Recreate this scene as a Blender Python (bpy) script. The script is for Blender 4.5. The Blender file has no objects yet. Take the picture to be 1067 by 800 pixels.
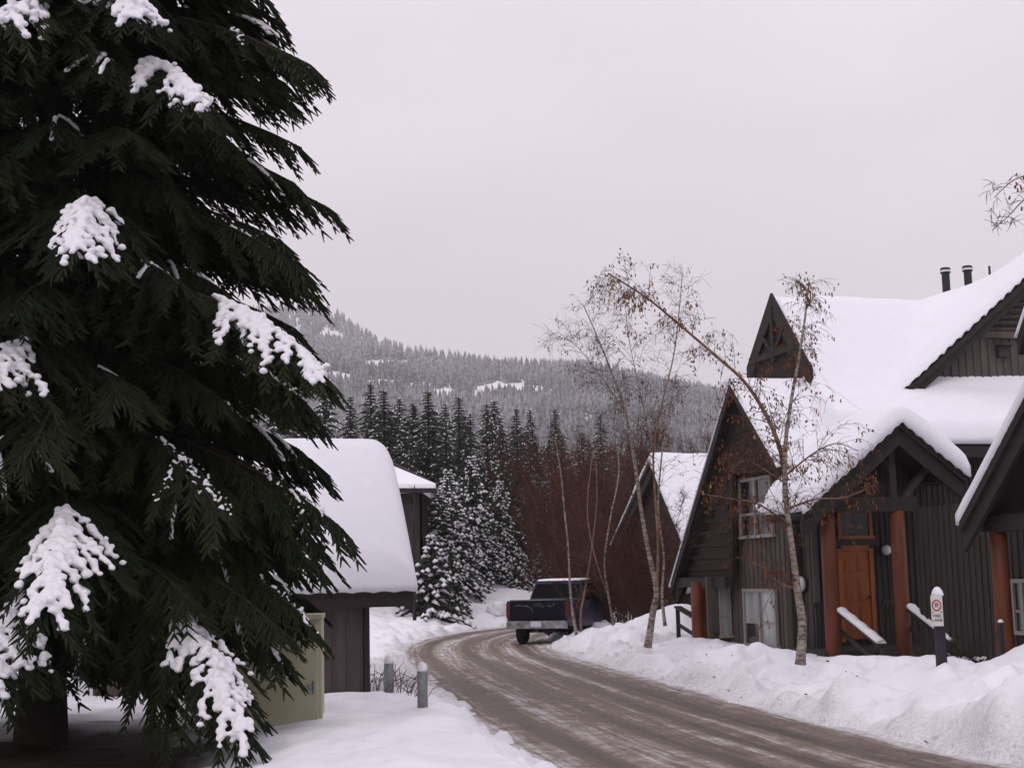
import bpy, math, random
import numpy as np
from mathutils import Vector, Matrix, Quaternion

SC = bpy.context.scene
COL = SC.collection
RNG = np.random.default_rng(11)
random.seed(5)

# ------------------------------------------------------------------ camera
FPX = 1500.0
CAMZ = 2.0
pitch = math.atan(201 / 1500.0)
rho = 0.023
Fv = np.array([0, math.cos(pitch), math.sin(pitch)])
R0 = np.array([1.0, 0, 0]); U0 = np.array([0, -math.sin(pitch), math.cos(pitch)])
Rv = math.cos(rho) * R0 - math.sin(rho) * U0
Uv = math.cos(rho) * U0 + math.sin(rho) * R0
EYE = np.array([0, 0, CAMZ])

def ray(px, py): return Fv * FPX + Rv * (px - 533.5) + Uv * (400 - py)
def P(px, py, Y):
    d = ray(px, py); return EYE + d * (Y / d[1])

cam = bpy.data.cameras.new('camera')
cam.sensor_width = 36; cam.lens = 36 * FPX / 1067
cam.clip_start = 0.1; cam.clip_end = 12000
camo = bpy.data.objects.new('camera', cam); COL.objects.link(camo)
m = Matrix(((Rv[0], Uv[0], -Fv[0], 0), (Rv[1], Uv[1], -Fv[1], 0), (Rv[2], Uv[2], -Fv[2], CAMZ), (0, 0, 0, 1)))
camo.matrix_world = m
SC.camera = camo

# house frame: u to the right along the street fronts, v towards the street
_a = math.radians(15.0)
EU = np.array([math.cos(_a), math.sin(_a), 0]); EV = np.array([math.sin(_a), -math.cos(_a), 0])
B0 = P(850, 640, 31.0) - EV * 4.42; B0[2] = 0
def W(u, v, z): return B0 + EU * u + EV * v + np.array([0, 0, z])
def PU(px, py, u):
    d = ray(px, py); k = (u - (EYE - B0).dot(EU)) / d.dot(EU); q = EYE + d * k - B0
    return float(q.dot(EV)), float(q[2])
def PV(px, py, v):
    d = ray(px, py); k = (v - (EYE - B0).dot(EV)) / d.dot(EV); q = EYE + d * k - B0
    return float(q.dot(EU)), float(q[2])

# ------------------------------------------------------------------ materials
def lin(*c): return tuple(c) + (1.0,)
class NT:
    def __init__(s, m):
        s.t = m.node_tree; s.n = s.t.nodes; s.l = s.t.links
    def add(s, typ, **kw):
        n = s.n.new(typ)
        for k, v in kw.items(): setattr(n, k, v)
        return n
    def link(s, a, b): s.l.new(a, b)

def new_mat(name):
    m = bpy.data.materials.new(name); m.use_nodes = True
    nt = NT(m); b = nt.n['Principled BSDF']
    return m, nt, b

def noise(nt, scale, detail=4, rough=.55, coord='Object', vec_scale=None):
    tc = nt.add('ShaderNodeTexCoord')
    n = nt.add('ShaderNodeTexNoise'); n.inputs['Scale'].default_value = scale
    n.inputs['Detail'].default_value = detail; n.inputs['Roughness'].default_value = rough
    if vec_scale:
        mp = nt.add('ShaderNodeMapping'); mp.inputs['Scale'].default_value = vec_scale
        nt.link(tc.outputs[coord], mp.inputs['Vector']); nt.link(mp.outputs[0], n.inputs['Vector'])
    else:
        nt.link(tc.outputs[coord], n.inputs['Vector'])
    return n.outputs['Fac']

def ramp(nt, fac, stops):
    r = nt.add('ShaderNodeValToRGB'); e = r.color_ramp.elements
    e[0].position, e[0].color = stops[0]; e[1].position, e[1].color = stops[-1]
    for p, c in stops[1:-1]:
        x = e.new(p); x.color = c
    nt.link(fac, r.inputs['Fac']); return r.outputs['Color']

def mix(nt, fac, a, b, typ='MIX'):
    n = nt.add('ShaderNodeMix', data_type='RGBA', blend_type=typ)
    for s, v in ((0, fac), (6, a), (7, b)):
        if isinstance(v, (int, float)): n.inputs[s].default_value = v
        elif isinstance(v, tuple): n.inputs[s].default_value = v
        else: nt.link(v, n.inputs[s])
    return n.outputs[2]

def mth(nt, op, a, b=None, clamp=False):
    n = nt.add('ShaderNodeMath', operation=op); n.use_clamp = clamp
    for i, v in enumerate((a, b)):
        if v is None: continue
        if isinstance(v, (int, float)): n.inputs[i].default_value = v
        else: nt.link(v, n.inputs[i])
    return n.outputs[0]

def bump(nt, b, h, strength, dist=.02):
    n = nt.add('ShaderNodeBump'); n.inputs['Strength'].default_value = strength; n.inputs['Distance'].default_value = dist
    nt.link(h, n.inputs['Height']); nt.link(n.outputs[0], b.inputs['Normal'])

def simple(name, c1, c2=None, scale=6, rough=.7, bs=.0, bd=.02, vec=None, metal=0, spec=.3, detail=4):
    m, nt, b = new_mat(name)
    b.inputs['Roughness'].default_value = rough; b.inputs['Metallic'].default_value = metal
    b.inputs['Specular IOR Level'].default_value = spec
    if c2 is None: c2 = tuple(x * .8 for x in c1)
    f = noise(nt, scale, detail=detail, vec_scale=vec)
    nt.link(ramp(nt, f, [(.3, lin(*c1)), (.7, lin(*c2))]), b.inputs['Base Color'])
    if bs: bump(nt, b, f, bs, bd)
    return m

def attr(nt, name):
    a = nt.add('ShaderNodeAttribute'); a.attribute_name = name
    return a.outputs['Fac']

SNOWC = (.83, .82, .85)
def snow_material(name, c=SNOWC, bs=.5, bd=.03, scale=9):
    m, nt, b = new_mat(name)
    b.inputs['Roughness'].default_value = .75; b.inputs['Specular IOR Level'].default_value = .15
    f = noise(nt, scale, 6, .6)
    nt.link(ramp(nt, f, [(.25, lin(*[x * .95 for x in c])), (.75, lin(*c))]), b.inputs['Base Color'])
    bump(nt, b, f, bs, bd)
    return m
M = {}
M['snow'] = snow_material('snow_fresh')
M['snow_roof'] = snow_material('snow_on_roof', (.835, .83, .885), .3, .04, 5)
M['snow_tree'] = snow_material('snow_on_branch', (.80, .79, .83), .6, .02, 30)

# the ground: snow, dirt thrown up by ploughing, bare soil under the fir
m, nt, b = new_mat('snow_ground'); M['ground'] = m
b.inputs['Roughness'].default_value = .8; b.inputs['Specular IOR Level'].default_value = .15
f1 = noise(nt, 4, 5, .5); f2 = noise(nt, 26, 5, .7); f3 = noise(nt, 1.1, 3)
base = ramp(nt, f3, [(.3, lin(.775, .77, .82)), (.7, lin(.825, .82, .865))])
dirt = attr(nt, 'dirt')
spk = mth(nt, 'MULTIPLY', dirt, ramp(nt, f2, [(.42, lin(0, 0, 0)), (.72, lin(1, 1, 1))]))
base = mix(nt, mth(nt, 'MULTIPLY', spk, .9, True), base, lin(.22, .18, .155))
base = mix(nt, mth(nt, 'MULTIPLY', dirt, .28, True), base, lin(.42, .385, .37))
f4 = noise(nt, 60, 2, .5)
soil = attr(nt, 'soil')
base = mix(nt, soil, base, ramp(nt, f2, [(.3, lin(.016, .012, .009)), (.7, lin(.045, .033, .022))]))
nt.link(base, b.inputs['Base Color'])
bump(nt, b, mth(nt, 'ADD', f1, mth(nt, 'MULTIPLY', f2, .08)), .5, .08)

# road: packed slush over asphalt with wheel tracks running along it
m, nt, b = new_mat('slush_road'); M['road'] = m
ac = attr(nt, 'across'); al = attr(nt, 'along')
cx = nt.add('ShaderNodeCombineXYZ'); nt.link(mth(nt, 'MULTIPLY', ac, 2.6), cx.inputs[0]); nt.link(mth(nt, 'MULTIPLY', al, .045), cx.inputs[1])
n1 = nt.add('ShaderNodeTexNoise'); n1.inputs['Scale'].default_value = 1.5; n1.inputs['Detail'].default_value = 5; n1.inputs['Roughness'].default_value = .62
nt.link(cx.outputs[0], n1.inputs['Vector'])
cx2 = nt.add('ShaderNodeCombineXYZ'); nt.link(mth(nt, 'MULTIPLY', ac, 11.0), cx2.inputs[0]); nt.link(mth(nt, 'MULTIPLY', al, .35), cx2.inputs[1])
n2 = nt.add('ShaderNodeTexNoise'); n2.inputs['Scale'].default_value = 1.2; n2.inputs['Detail'].default_value = 4
nt.link(cx2.outputs[0], n2.inputs['Vector'])
fine = noise(nt, 14, 6, .7); clod = noise(nt, 2.2, 5, .6)
tr = mth(nt, 'ADD', mth(nt, 'MULTIPLY', n1.outputs['Fac'], .62), mth(nt, 'MULTIPLY', n2.outputs['Fac'], .38))
tr = mth(nt, 'ADD', tr, mth(nt, 'MULTIPLY', mth(nt, 'SUBTRACT', clod, .5), .42))
tr = mth(nt, 'ADD', tr, attr(nt, 'slush'))
tr = mth(nt, 'ADD', .5, mth(nt, 'MULTIPLY', mth(nt, 'SUBTRACT', tr, .53), 1.75))
col = ramp(nt, tr, [(.25, lin(.062, .044, .034)), (.42, lin(.128, .094, .072)), (.58, lin(.225, .180, .150)), (.74, lin(.38, .34, .33)), (.92, lin(.62, .60, .61))])
col = mix(nt, ramp(nt, fine, [(.48, lin(0, 0, 0)), (.68, lin(.7, .7, .7))]), col, lin(.06, .045, .035))
nt.link(col, b.inputs['Base Color'])
nt.link(ramp(nt, tr, [(.35, lin(.42, .42, .42)), (.6, lin(.8, .8, .8))]), b.inputs['Roughness'])
b.inputs['Specular IOR Level'].default_value = .3
bump(nt, b, mth(nt, 'ADD', mth(nt, 'MULTIPLY', fine, .9), tr), .8, .05)

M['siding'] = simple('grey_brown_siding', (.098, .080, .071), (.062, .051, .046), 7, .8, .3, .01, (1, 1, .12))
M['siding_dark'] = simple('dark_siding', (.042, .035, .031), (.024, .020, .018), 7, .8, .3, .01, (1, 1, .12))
M['trim_dark'] = simple('dark_fascia', (.026, .021, .019), (.016, .013, .012), 9, .75, .2, .01)
M['brown_infill'] = simple('brown_shingles', (.030, .015, .011), (.013, .008, .006), 22, .85, .6, .03)
M['redlog'] = simple('red_stained_log', (.150, .040, .016), (.075, .020, .009), 5, .55, .25, .02, (1, 1, .25))
M['orange_door'] = simple('orange_stained_wood', (.31, .082, .015), (.18, .048, .010), 5, .5, .2, .01, (1, 1, .2))
M['winframe'] = simple('taupe_window_frame', (.28, .25, .235), (.22, .20, .19), 9, .6)
M['rail'] = simple('dark_railing_wood', (.030, .023, .021), (.020, .016, .015), 9, .7)
M['shed'] = simple('shed_boards', (.105, .082, .080), (.075, .058, .057), 6, .8, .3, .01, (1, 1, .15))
M['shed_dark'] = simple('shed_fascia', (.038, .028, .027), (.026, .02, .019), 6, .8, .3, .01)
M['tan'] = simple('tan_enamel', (.385, .37, .25), (.34, .325, .215), 3, .55, .1, .01)
M['bollard'] = simple('grey_steel', (.26, .28, .275), (.17, .185, .18), 12, .55, .2, .01, None, .3)
M['black'] = simple('black_metal', (.012, .012, .014), (.02, .02, .022), 12, .5)
M['post'] = simple('dark_signpost', (.016, .012, .020), (.028, .022, .03), 9, .7)
M['signface'] = simple('sign_white', (.62, .60, .58), (.54, .52, .51), 14, .5)
M['signred'] = simple('sign_red', (.42, .03, .06), None, 9, .5)
M['signblack'] = simple('sign_black', (.03, .03, .035), None, 9, .5)
M['sapling'] = simple('thin_bark', (.05, .038, .033), (.028, .022, .02), 15, .85)
M['bark'] = simple('fir_bark', (.035, .026, .021), (.016, .012, .010), 9, .9, .8, .04, (1, 1, .3))
M['twig'] = simple('bare_twig', (.105, .060, .046), (.06, .036, .03), 9, .8)
M['twig_red'] = simple('reddish_twig', (.098, .030, .024), (.050, .018, .015), 9, .8)
M['leaf'] = simple('dead_birch_leaf', (.24, .085, .030), (.11, .038, .018), 4, .7)
M['leaf_yellow'] = simple('yellow_birch_leaf', (.50, .33, .05), (.35, .2, .03), 4, .7)
M['lamp_glass'] = simple('lamp_glass', (.62, .62, .66), (.5, .5, .54), 9, .25)
M['tyre'] = simple('tyre_rubber', (.014, .014, .015), (.022, .021, .021), 20, .85)
M['rim'] = simple('wheel_rim', (.24, .24, .25), (.15, .15, .16), 12, .4, metal=.6)
M['tail_red'] = simple('tail_lamp_red', (.09, .005, .008), (.05, .004, .007), 6, .25)
M['bumper'] = simple('snow_dusted_chrome', (.36, .36, .38), (.08, .08, .085), 4, .45, .1, .01, None, .3)
M['plate'] = simple('licence_plate', (.55, .55, .58), (.45, .45, .5), 20, .5)

# pickup paint: navy under a film of road salt
m, nt, b = new_mat('navy_paint'); M['paint'] = m
f = noise(nt, 3.0, 6, .65)
tcn = nt.add('ShaderNodeTexCoord'); sx = nt.add('ShaderNodeSeparateXYZ'); nt.link(tcn.outputs['Object'], sx.inputs[0])
low = mth(nt, 'MULTIPLY', mth(nt, 'SUBTRACT', 1.15, sx.outputs[2], True), .85, True)
nt.link(mix(nt, mth(nt, 'MULTIPLY', mth(nt, 'ADD', mth(nt, 'MULTIPLY', low, .95), .08), f, True), lin(.008, .010, .030), lin(.24, .24, .31)), b.inputs['Base Color'])
b.inputs['Roughness'].default_value = .4; b.inputs['Specular IOR Level'].default_value = .15
M['paint_clean'] = simple('navy_tailgate_paint', (.004, .004, .010), (.008, .008, .015), 4, .5, spec=.08)
m, nt, b = new_mat('dark_auto_glass'); M['autoglass'] = m
b.inputs['Base Color'].default_value = lin(.004, .004, .005); b.inputs['Specular IOR Level'].default_value = .03
f = noise(nt, 3); nt.link(ramp(nt, f, [(.3, lin(.1, .1, .1)), (.7, lin(.25, .25, .25))]), b.inputs['Roughness'])

def pane_mat(name, c1, c2, sc):
    m, nt, b = new_mat(name)
    f = noise(nt, sc, 4, .6, 'Object', (1, 1, .25))
    nt.link(ramp(nt, f, [(.35, lin(*c1)), (.65, lin(*c2))]), b.inputs['Base Color'])
    b.inputs['Roughness'].default_value = .08; b.inputs['Specular IOR Level'].default_value = .5
    return m
M['pane_light'] = pane_mat('pane_over_white_curtain', (.22, .235, .235), (.36, .375, .37), 3.5)
M['pane_dark'] = pane_mat('dark_window_pane', (.012, .013, .014), (.03, .032, .033), 3)

# foliage with per-twig variation
def needles(name, c1, c2, snow=None):
    m, nt, b = new_mat(name)
    v = attr(nt, 'vary')
    col = ramp(nt, v, [(0, lin(*c1)), (1, lin(*c2))])
    nt.link(col, b.inputs['Base Color']); b.inputs['Roughness'].default_value = .7
    b.inputs['Specular IOR Level'].default_value = .2
    return m
M['needle_near'] = needles('fir_needles', (.007, .012, .005), (.028, .037, .014))
M['needle_far'] = needles('spruce_needles', (.030, .042, .030), (.070, .078, .058))
M['forest'] = needles('snow_dusted_forest', (.028, .032, .033), (.60, .60, .64))

# white birch bark with dark marks
m, nt, b = new_mat('birch_bark'); M['birch'] = m
f = noise(nt, 7, 5, .7, 'Object', (1, 1, 2.6)); f2 = noise(nt, 3, 3)
tcn = nt.add('ShaderNodeTexCoord')
c = ramp(nt, f, [(.40, lin(.035, .028, .025)), (.47, lin(.20, .165, .14)), (.62, lin(.38, .34, .30))])
nt.link(mix(nt, ramp(nt, f2, [(.4, lin(0, 0, 0)), (.7, lin(.45, .45, .45))]), c, lin(.16, .09, .055)), b.inputs['Base Color'])
b.inputs['Roughness'].default_value = .8
m, nt, b = new_mat('birch_upper_bark'); M['birch_upper'] = m
f = noise(nt, 9, 4, .6)
nt.link(ramp(nt, f, [(.35, lin(.10, .055, .04)), (.65, lin(.25, .15, .095))]), b.inputs['Base Color']); b.inputs['Roughness'].default_value = .7

# ------------------------------------------------------------------ mesh helpers
OFF = {}
def link_obj(name, me, mats, parent=None, smooth=False):
    o = bpy.data.objects.new(name, me); COL.objects.link(o)
    for mm in (mats if isinstance(mats, (list, tuple)) else [mats]): me.materials.append(mm)
    if smooth: me.polygons.foreach_set('use_smooth', [True] * len(me.polygons))
    if parent is not None:
        o.parent = parent
    return o

class MB:
    def __init__(s): s.v = []; s.f = []; s.mi = []; s.cur = 0
    def add(s, vs, fs):
        n = len(s.v); s.v.extend([tuple(map(float, p)) for p in vs])
        for f in fs: s.f.append(tuple(i + n for i in f)); s.mi.append(s.cur)
    def box(s, c, size, ax=None, ay=None, az=None):
        ax = np.array(ax if ax is not None else (1, 0, 0.)); ay = np.array(ay if ay is not None else (0, 1., 0)); az = np.array(az if az is not None else (0, 0, 1.))
        c = np.array(c, float); hx, hy, hz = [d / 2 for d in size]
        vs = [c + ax * (sx * hx) + ay * (sy * hy) + az * (sz * hz) for sz in (-1, 1) for sy in (-1, 1) for sx in (-1, 1)]
        s.add(vs, [(0, 2, 3, 1), (4, 5, 7, 6), (0, 1, 5, 4), (2, 6, 7, 3), (0, 4, 6, 2), (1, 3, 7, 5)])
    def bar(s, a, b, w, h, up=(0, 0, 1)):
        a = np.array(a, float); b = np.array(b, float); d = b - a; L = np.linalg.norm(d); d = d / L
        x = np.cross(d, np.array(up, float)); x /= np.linalg.norm(x); y = np.cross(x, d)
        s.box((a + b) / 2, (L, w, h), d, x, y)
    def tube(s, pts, radii, n=8, cap=True):
        pts = [np.array(p, float) for p in pts]; k0 = len(s.v); ref = np.array((.31, .17, .93))
        rings = []
        for i, p in enumerate(pts):
            d = pts[min(i + 1, len(pts) - 1)] - pts[max(i - 1, 0)]; d = d / (np.linalg.norm(d) + 1e-9)
            x = np.cross(d, ref)
            if np.linalg.norm(x) < .1: x = np.cross(d, (1, 0, 0))
            x /= np.linalg.norm(x); y = np.cross(d, x)
            rings.append([p + radii[i] * (math.cos(2 * math.pi * j / n) * x + math.sin(2 * math.pi * j / n) * y) for j in range(n)])
        vs = [q for r in rings for q in r]; fs = []
        for i in range(len(pts) - 1):
            for j in range(n):
                fs.append((i * n + j, i * n + (j + 1) % n, (i + 1) * n + (j + 1) % n, (i + 1) * n + j))
        if cap:
            fs.append(tuple(range(n))[::-1]); fs.append(tuple((len(pts) - 1) * n + j for j in range(n)))
        s.add(vs, fs)
    def lathe(s, c, prof, n=20, ax=(0, 0, 1)):
        c = np.array(c, float); az = np.array(ax, float); az /= np.linalg.norm(az)
        x = np.cross(az, (0.3, .9, .2)); x /= np.linalg.norm(x); y = np.cross(az, x)
        vs = []; fs = []
        for r, z in prof:
            for j in range(n):
                t = 2 * math.pi * j / n; vs.append(c + az * z + r * (math.cos(t) * x + math.sin(t) * y))
        for i in range(len(prof) - 1):
            for j in range(n): fs.append((i * n + j, i * n + (j + 1) % n, (i + 1) * n + (j + 1) % n, (i + 1) * n + j))
        fs.append(tuple(range(n))[::-1]); fs.append(tuple((len(prof) - 1) * n + j for j in range(n)))
        s.add(vs, fs)
    def prism(s, pts, ext):
        n = len(pts); a = [np.array(p, float) for p in pts]; e = np.array(ext, float)
        s.add(a + [p + e for p in a], [tuple(range(n))[::-1], tuple(range(n, 2 * n))] + [(i, (i + 1) % n, n + (i + 1) % n, n + i) for i in range(n)])
    def build(s, name, mats, parent=None, root=None, smooth=False, bevel=0, seg=2):
        off = np.zeros(3)
        if root is not None: off = np.array(root.location)
        me = bpy.data.meshes.new(name)
        me.from_pydata([tuple(np.array(p) - off) for p in s.v] if root is not None else s.v, [], s.f)
        me.polygons.foreach_set('material_index', s.mi)
        me.validate(); me.update()
        o = link_obj(name, me, mats, parent, smooth)
        if bevel:
            bv = o.modifiers.new('bevel', 'BEVEL'); bv.width = bevel; bv.segments = seg; bv.limit_method = 'ANGLE'; bv.angle_limit = math.radians(40)
        return o

def tag(o, label=None, cat=None, group=None, kind=None):
    if label: o['label'] = label
    if cat: o['category'] = cat
    if group: o['group'] = group
    if kind: o['kind'] = kind
    return o
def root(name, loc, label, cat, group=None, rz=0):
    o = bpy.data.objects.new(name, None); COL.objects.link(o); o.empty_display_size = .2
    o.location = tuple(float(x) for x in loc); o.rotation_euler = (0, 0, rz)
    return tag(o, label, cat, group)
def copy_tree(r, loc, rz=0, scale=1.0, label=None):
    def rec(o, parent):
        c = o.copy(); COL.objects.link(c); c.parent = parent
        for ch in KIDS.get(o.name, []): rec(ch, c)
        return c
    c = rec(r, None); c.location = tuple(float(x) for x in loc); c.rotation_euler = (0, 0, rz)
    c.scale = scale if isinstance(scale, tuple) else (scale * random.uniform(.85, 1.3), scale * random.uniform(.85, 1.3), scale)
    if label: c['label'] = label
    return c
KIDS = {}
def kids(r): KIDS[r.name] = [o for o in COL.objects if o.parent == r]; [kids(k) for k in KIDS[r.name]]

def mesh_np(name, V, Q, attrs=None):
    me = bpy.data.meshes.new(name); n = len(V); k = Q.shape[1]
    me.vertices.add(n); me.vertices.foreach_set('co', np.ascontiguousarray(V, dtype=np.float32).ravel())
    me.loops.add(Q.size); me.loops.foreach_set('vertex_index', np.ascontiguousarray(Q, dtype=np.int32).ravel())
    me.polygons.add(len(Q)); me.polygons.foreach_set('loop_start', np.arange(0, Q.size, k, dtype=np.int32))
    me.polygons.foreach_set('loop_total', np.full(len(Q), k, dtype=np.int32))
    for a, val in (attrs or {}).items():
        at = me.attributes.new(a, 'FLOAT', 'POINT'); at.data.foreach_set('value', np.ascontiguousarray(val, dtype=np.float32))
    me.update(calc_edges=True); me.validate()
    return me

def crossed(A, B, wa, wb, rng, vary=None, single=False):
    """tapered blades from A to B: two crossed quads per twig"""
    A = np.asarray(A, float); B = np.asarray(B, float); n = len(A)
    wa = np.broadcast_to(np.asarray(wa, float), (n,)); wb = np.broadcast_to(np.asarray(wb, float), (n,))
    d = B - A; d /= (np.linalg.norm(d, axis=1, keepdims=True) + 1e-9)
    r = rng.normal(size=(n, 3)); x = np.cross(d, r); x /= (np.linalg.norm(x, axis=1, keepdims=True) + 1e-9); y = np.cross(d, x)
    vs = []
    for s in ((x,) if single else (x, y)):
        vs.append(np.stack([A - s * wa[:, None] / 2, A + s * wa[:, None] / 2, B + s * wb[:, None] / 2, B - s * wb[:, None] / 2], 1))
    V = np.concatenate(vs, 1).reshape(-1, 3); Q = np.arange(len(V)).reshape(-1, 4)
    if vary is None: vary = rng.random(n)
    va = np.repeat(vary, 4 if single else 8)
    return V, Q, va

def join_np(parts):
    V = []; Q = []; A = []; n = 0
    for v, q, a in parts:
        V.append(v); Q.append(q + n); A.append(a); n += len(v)
    return np.concatenate(V), np.concatenate(Q), np.concatenate(A)

# value noise (numpy)
_perm = np.random.default_rng(3).random((256, 256))
def vnoise(x, y, sc, ox=0., oy=0.):
    x = x / sc + ox; y = y / sc + oy
    xi = np.floor(x).astype(int); yi = np.floor(y).astype(int); fx = x - xi; fy = y - yi
    fx = fx * fx * (3 - 2 * fx); fy = fy * fy * (3 - 2 * fy)
    g = lambda a, b: _perm[a & 255, b & 255]
    return ((g(xi, yi) * (1 - fx) + g(xi + 1, yi) * fx) * (1 - fy) + (g(xi, yi + 1) * (1 - fx) + g(xi + 1, yi + 1) * fx) * fy) - .5
def fbm(x, y, sc, o=4, g=.5):
    t = np.zeros_like(x, dtype=float); a = 1.
    for i in range(o): t += a * vnoise(x, y, sc, 17.3 * i, 5.1 * i); sc *= .5; a *= g
    return t
def sstep(a, b, x):
    t = np.clip((x - a) / (b - a), 0, 1); return t * t * (3 - 2 * t)

# ------------------------------------------------------------------ terrain and road
CT = np.array([(11, -30), (8.6, -12), (6.6, 0), (4.35, 8), (2.62, 15), (1.65, 20), (.72, 26), (-.42, 34), (-1.1, 41), (-1.15, 47), (-.2, 53.5), (2.2, 59), (6.5, 63.5), (13, 66.5), (24, 68), (60, 69)], float)
def catmull(p, n=14):
    out = []
    for i in range(len(p) - 1):
        a, b, c, d = p[max(i - 1, 0)], p[i], p[i + 1], p[min(i + 2, len(p) - 1)]
        for k in range(n):
            t = k / n; out.append(.5 * (2 * b + (c - a) * t + (2 * a - 5 * b + 4 * c - d) * t * t + (3 * b - a - 3 * c + d) * t ** 3))
    out.append(p[-1]); return np.array(out)
CL = catmull(CT)
SL = np.concatenate([[0], np.cumsum(np.linalg.norm(np.diff(CL, axis=0), axis=1))])
def road_dist(x, y):
    """signed distance to the centre line (right positive)"""
    best = np.full(x.shape, 1e9); sgn = np.ones(x.shape)
    for i in range(0, len(CL) - 1):
        a = CL[i]; d = CL[i + 1] - a; L2 = d.dot(d)
        t = np.clip(((x - a[0]) * d[0] + (y - a[1]) * d[1]) / L2, 0, 1)
        ex = x - a[0] - t * d[0]; ey = y - a[1] - t * d[1]; q = ex * ex + ey * ey
        s = np.where(d[0] * ey - d[1] * ex > 0, -1., 1.)
        mm = q < best; best = np.where(mm, q, best); sgn = np.where(mm, s, sgn)
    return np.sqrt(best) * sgn
HW = 2.05
TREE = P(42, 752, 16.0); TREE[2] = .42
BK = np.array([(-40, .6), (10, .8), (15, .84), (18, .62), (20, .50), (23, .50), (25.5, .42), (28, .36), (31, .32), (34, .36), (37, .38), (41, .32), (46, .3), (60, .6), (400, .6)])
def height(x, y):
    d = road_dist(x, y)
    e = np.abs(d) - HW + .28 * fbm(x, y, 1.6, 3) + .10 * fbm(x, y, .45, 2)
    right = d > 0
    # right: ploughed bank with a crest, then lower snow towards the houses
    B = np.interp(y, BK[:, 0], BK[:, 1])
    far = np.where((y < 62) & (x > -6), 1., 0.)
    zr = B * (.50 * sstep(0, .8, e) + .50 * sstep(1.1, 1.9, e)) - (B - .18) * sstep(2.8, 5.0, e)
    zr += .85 * np.exp(-(((x - 4.7) / 1.3) ** 2 + ((y - 41.5) / 1.6) ** 2))
    zr += .62 * np.exp(-(((x - 7.75) / 1.0) ** 2 + ((y - 20.6) / 1.2) ** 2))
    # left: foreground berm, side lane, far bank outside the curve
    berm = .50 + .10 * fbm(x, y, 3.0, 2) + .06 * sstep(6, 1, y)
    edge = 19.6 + .8 * vnoise(x, y, 1.5)
    z1 = berm * sstep(0, 1.25, e) * (1 - sstep(edge, edge + 1.6, y))
    z2 = (.03 + .28 * sstep(2.0, 6.0, e)) * sstep(edge, edge + 1.5, y) * sstep(0, .5, e)
    z3 = (1.62 * sstep(.1, 9.5, e) ** .8) * sstep(38, 50, y)
    zl = np.maximum(z1 + z2, z3)
    zr -= .26 * np.exp(-(((x - 5.5) / 1.3) ** 2 + ((y - 18.6) / 1.5) ** 2))
    z = np.where(right, zr, zl)
    lump = sstep(0, .35, e) * (1 - .45 * sstep(5, 12, e))
    rough = np.where(right, 1.0, np.where(y < 20, .75, .95 + .8 * sstep(40, 50, y)))
    lum2 = fbm(x, y, 1.35, 4, .55); lum3 = np.abs(fbm(x, y, .62, 3, .5))
    z = z + lump * rough * (.17 * lum2 + .13 * lum3 * sstep(6, 1.0, e))
    z = z - .075 * (1 - sstep(-.25, .12, e))
    # crumbs of ploughed snow along the edge
    z += np.where(right, 1., .35 * sstep(30, 45, y)) * sstep(.05, .7, e) * sstep(3.8, 1.8, e) * (.25 * fbm(x + 3, y, 1.05, 3, .5) + .20 * np.clip(vnoise(x, y, .52, 3.1, 7.7), -.1, .5) + .19 * (sstep(-.07, .05, fbm(x, y, 1.25, 2, .45)) - .5) + .13 * (sstep(-.04, .05, fbm(x + 9, y + 4, .75, 2, .4)) - .5))
    cr = sstep(.22, .42, vnoise(x, y, .22)) * sstep(-.15, .1, e) * sstep(1.6, .5, e)
    z += .12 * cr
    z += .03 * fbm(x, y, 9.0, 2) * sstep(1, 8, e) + 0.0
    # hollow and bare soil round the fir
    rt = np.hypot(x - TREE[0] - .7, (y - TREE[1] + 2.0) * .62) + .7 * fbm(x, y, 1.2, 3)
    z -= .22 * (1 - sstep(1.0, 2.6, rt))
    # foreground heap bottom-left
    z += .17 * np.exp(-(((x + 4.6) / .9) ** 2 + ((y - 11.9) / .5) ** 2))
    # towards the horizon, slow fall of the valley floor
    z += .8 * sstep(70, 130, y) - 6 * sstep(200, 900, np.hypot(x, y))
    soil = 1 - sstep(1.35, 2.2, rt + .35 * fbm(x, y, .4, 3))
    dirt = np.clip((1 - sstep(-.05, .75 + .5 * vnoise(x, y, .9, 4.4, 1.2), e)) * .85 + .22 * sstep(.05, .3, fbm(x, y, .8, 3)) * (1 - sstep(.6, 2.4, e)) * np.where(right, 1, .3), 0, 1)
    dirt = np.where((~right) & (y < 19.5), dirt * .30 * (1 - .3 * sstep(0, .8, e)), dirt)
    lane = sstep(24, 27, y) * (1 - sstep(34, 38, y)) * sstep(0, .3, e) * (1 - sstep(1.2, 2.6, e)) * np.where(right, 0, 1)
    dirt = np.clip(dirt + .75 * lane, 0, 1)
    return z, dirt, soil
def grid_axis(lo, hi, st, far, growth):
    core = list(np.arange(lo, hi + 1e-6, st)); out = []
    s = st; p = hi
    up = []
    while p < far: s *= growth; p += s; up.append(p)
    s = st; p = lo; dn = []
    while p > -far: s *= growth; p -= s; dn.append(p)
    return np.array(dn[::-1] + core + up)
gx = grid_axis(-9, 13, .085, 5000, 1.09)
ga = np.arange(9.0, 30, .085); gb = np.arange(30, 74, .17)
s = .17; p = gb[-1]; up = []
while p < 6000: s *= 1.09; p += s; up.append(p)
s = .085; p = 9.0; dn = []
while p > -300: s *= 1.12; p -= s; dn.append(p)
gy = np.concatenate([dn[::-1], ga, gb, up])
X, Y = np.meshgrid(gx, gy)
Z, D, S = height(X, Y)
nx, ny = len(gx), len(gy)
ii = np.arange(nx * ny).reshape(ny, nx)
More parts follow.
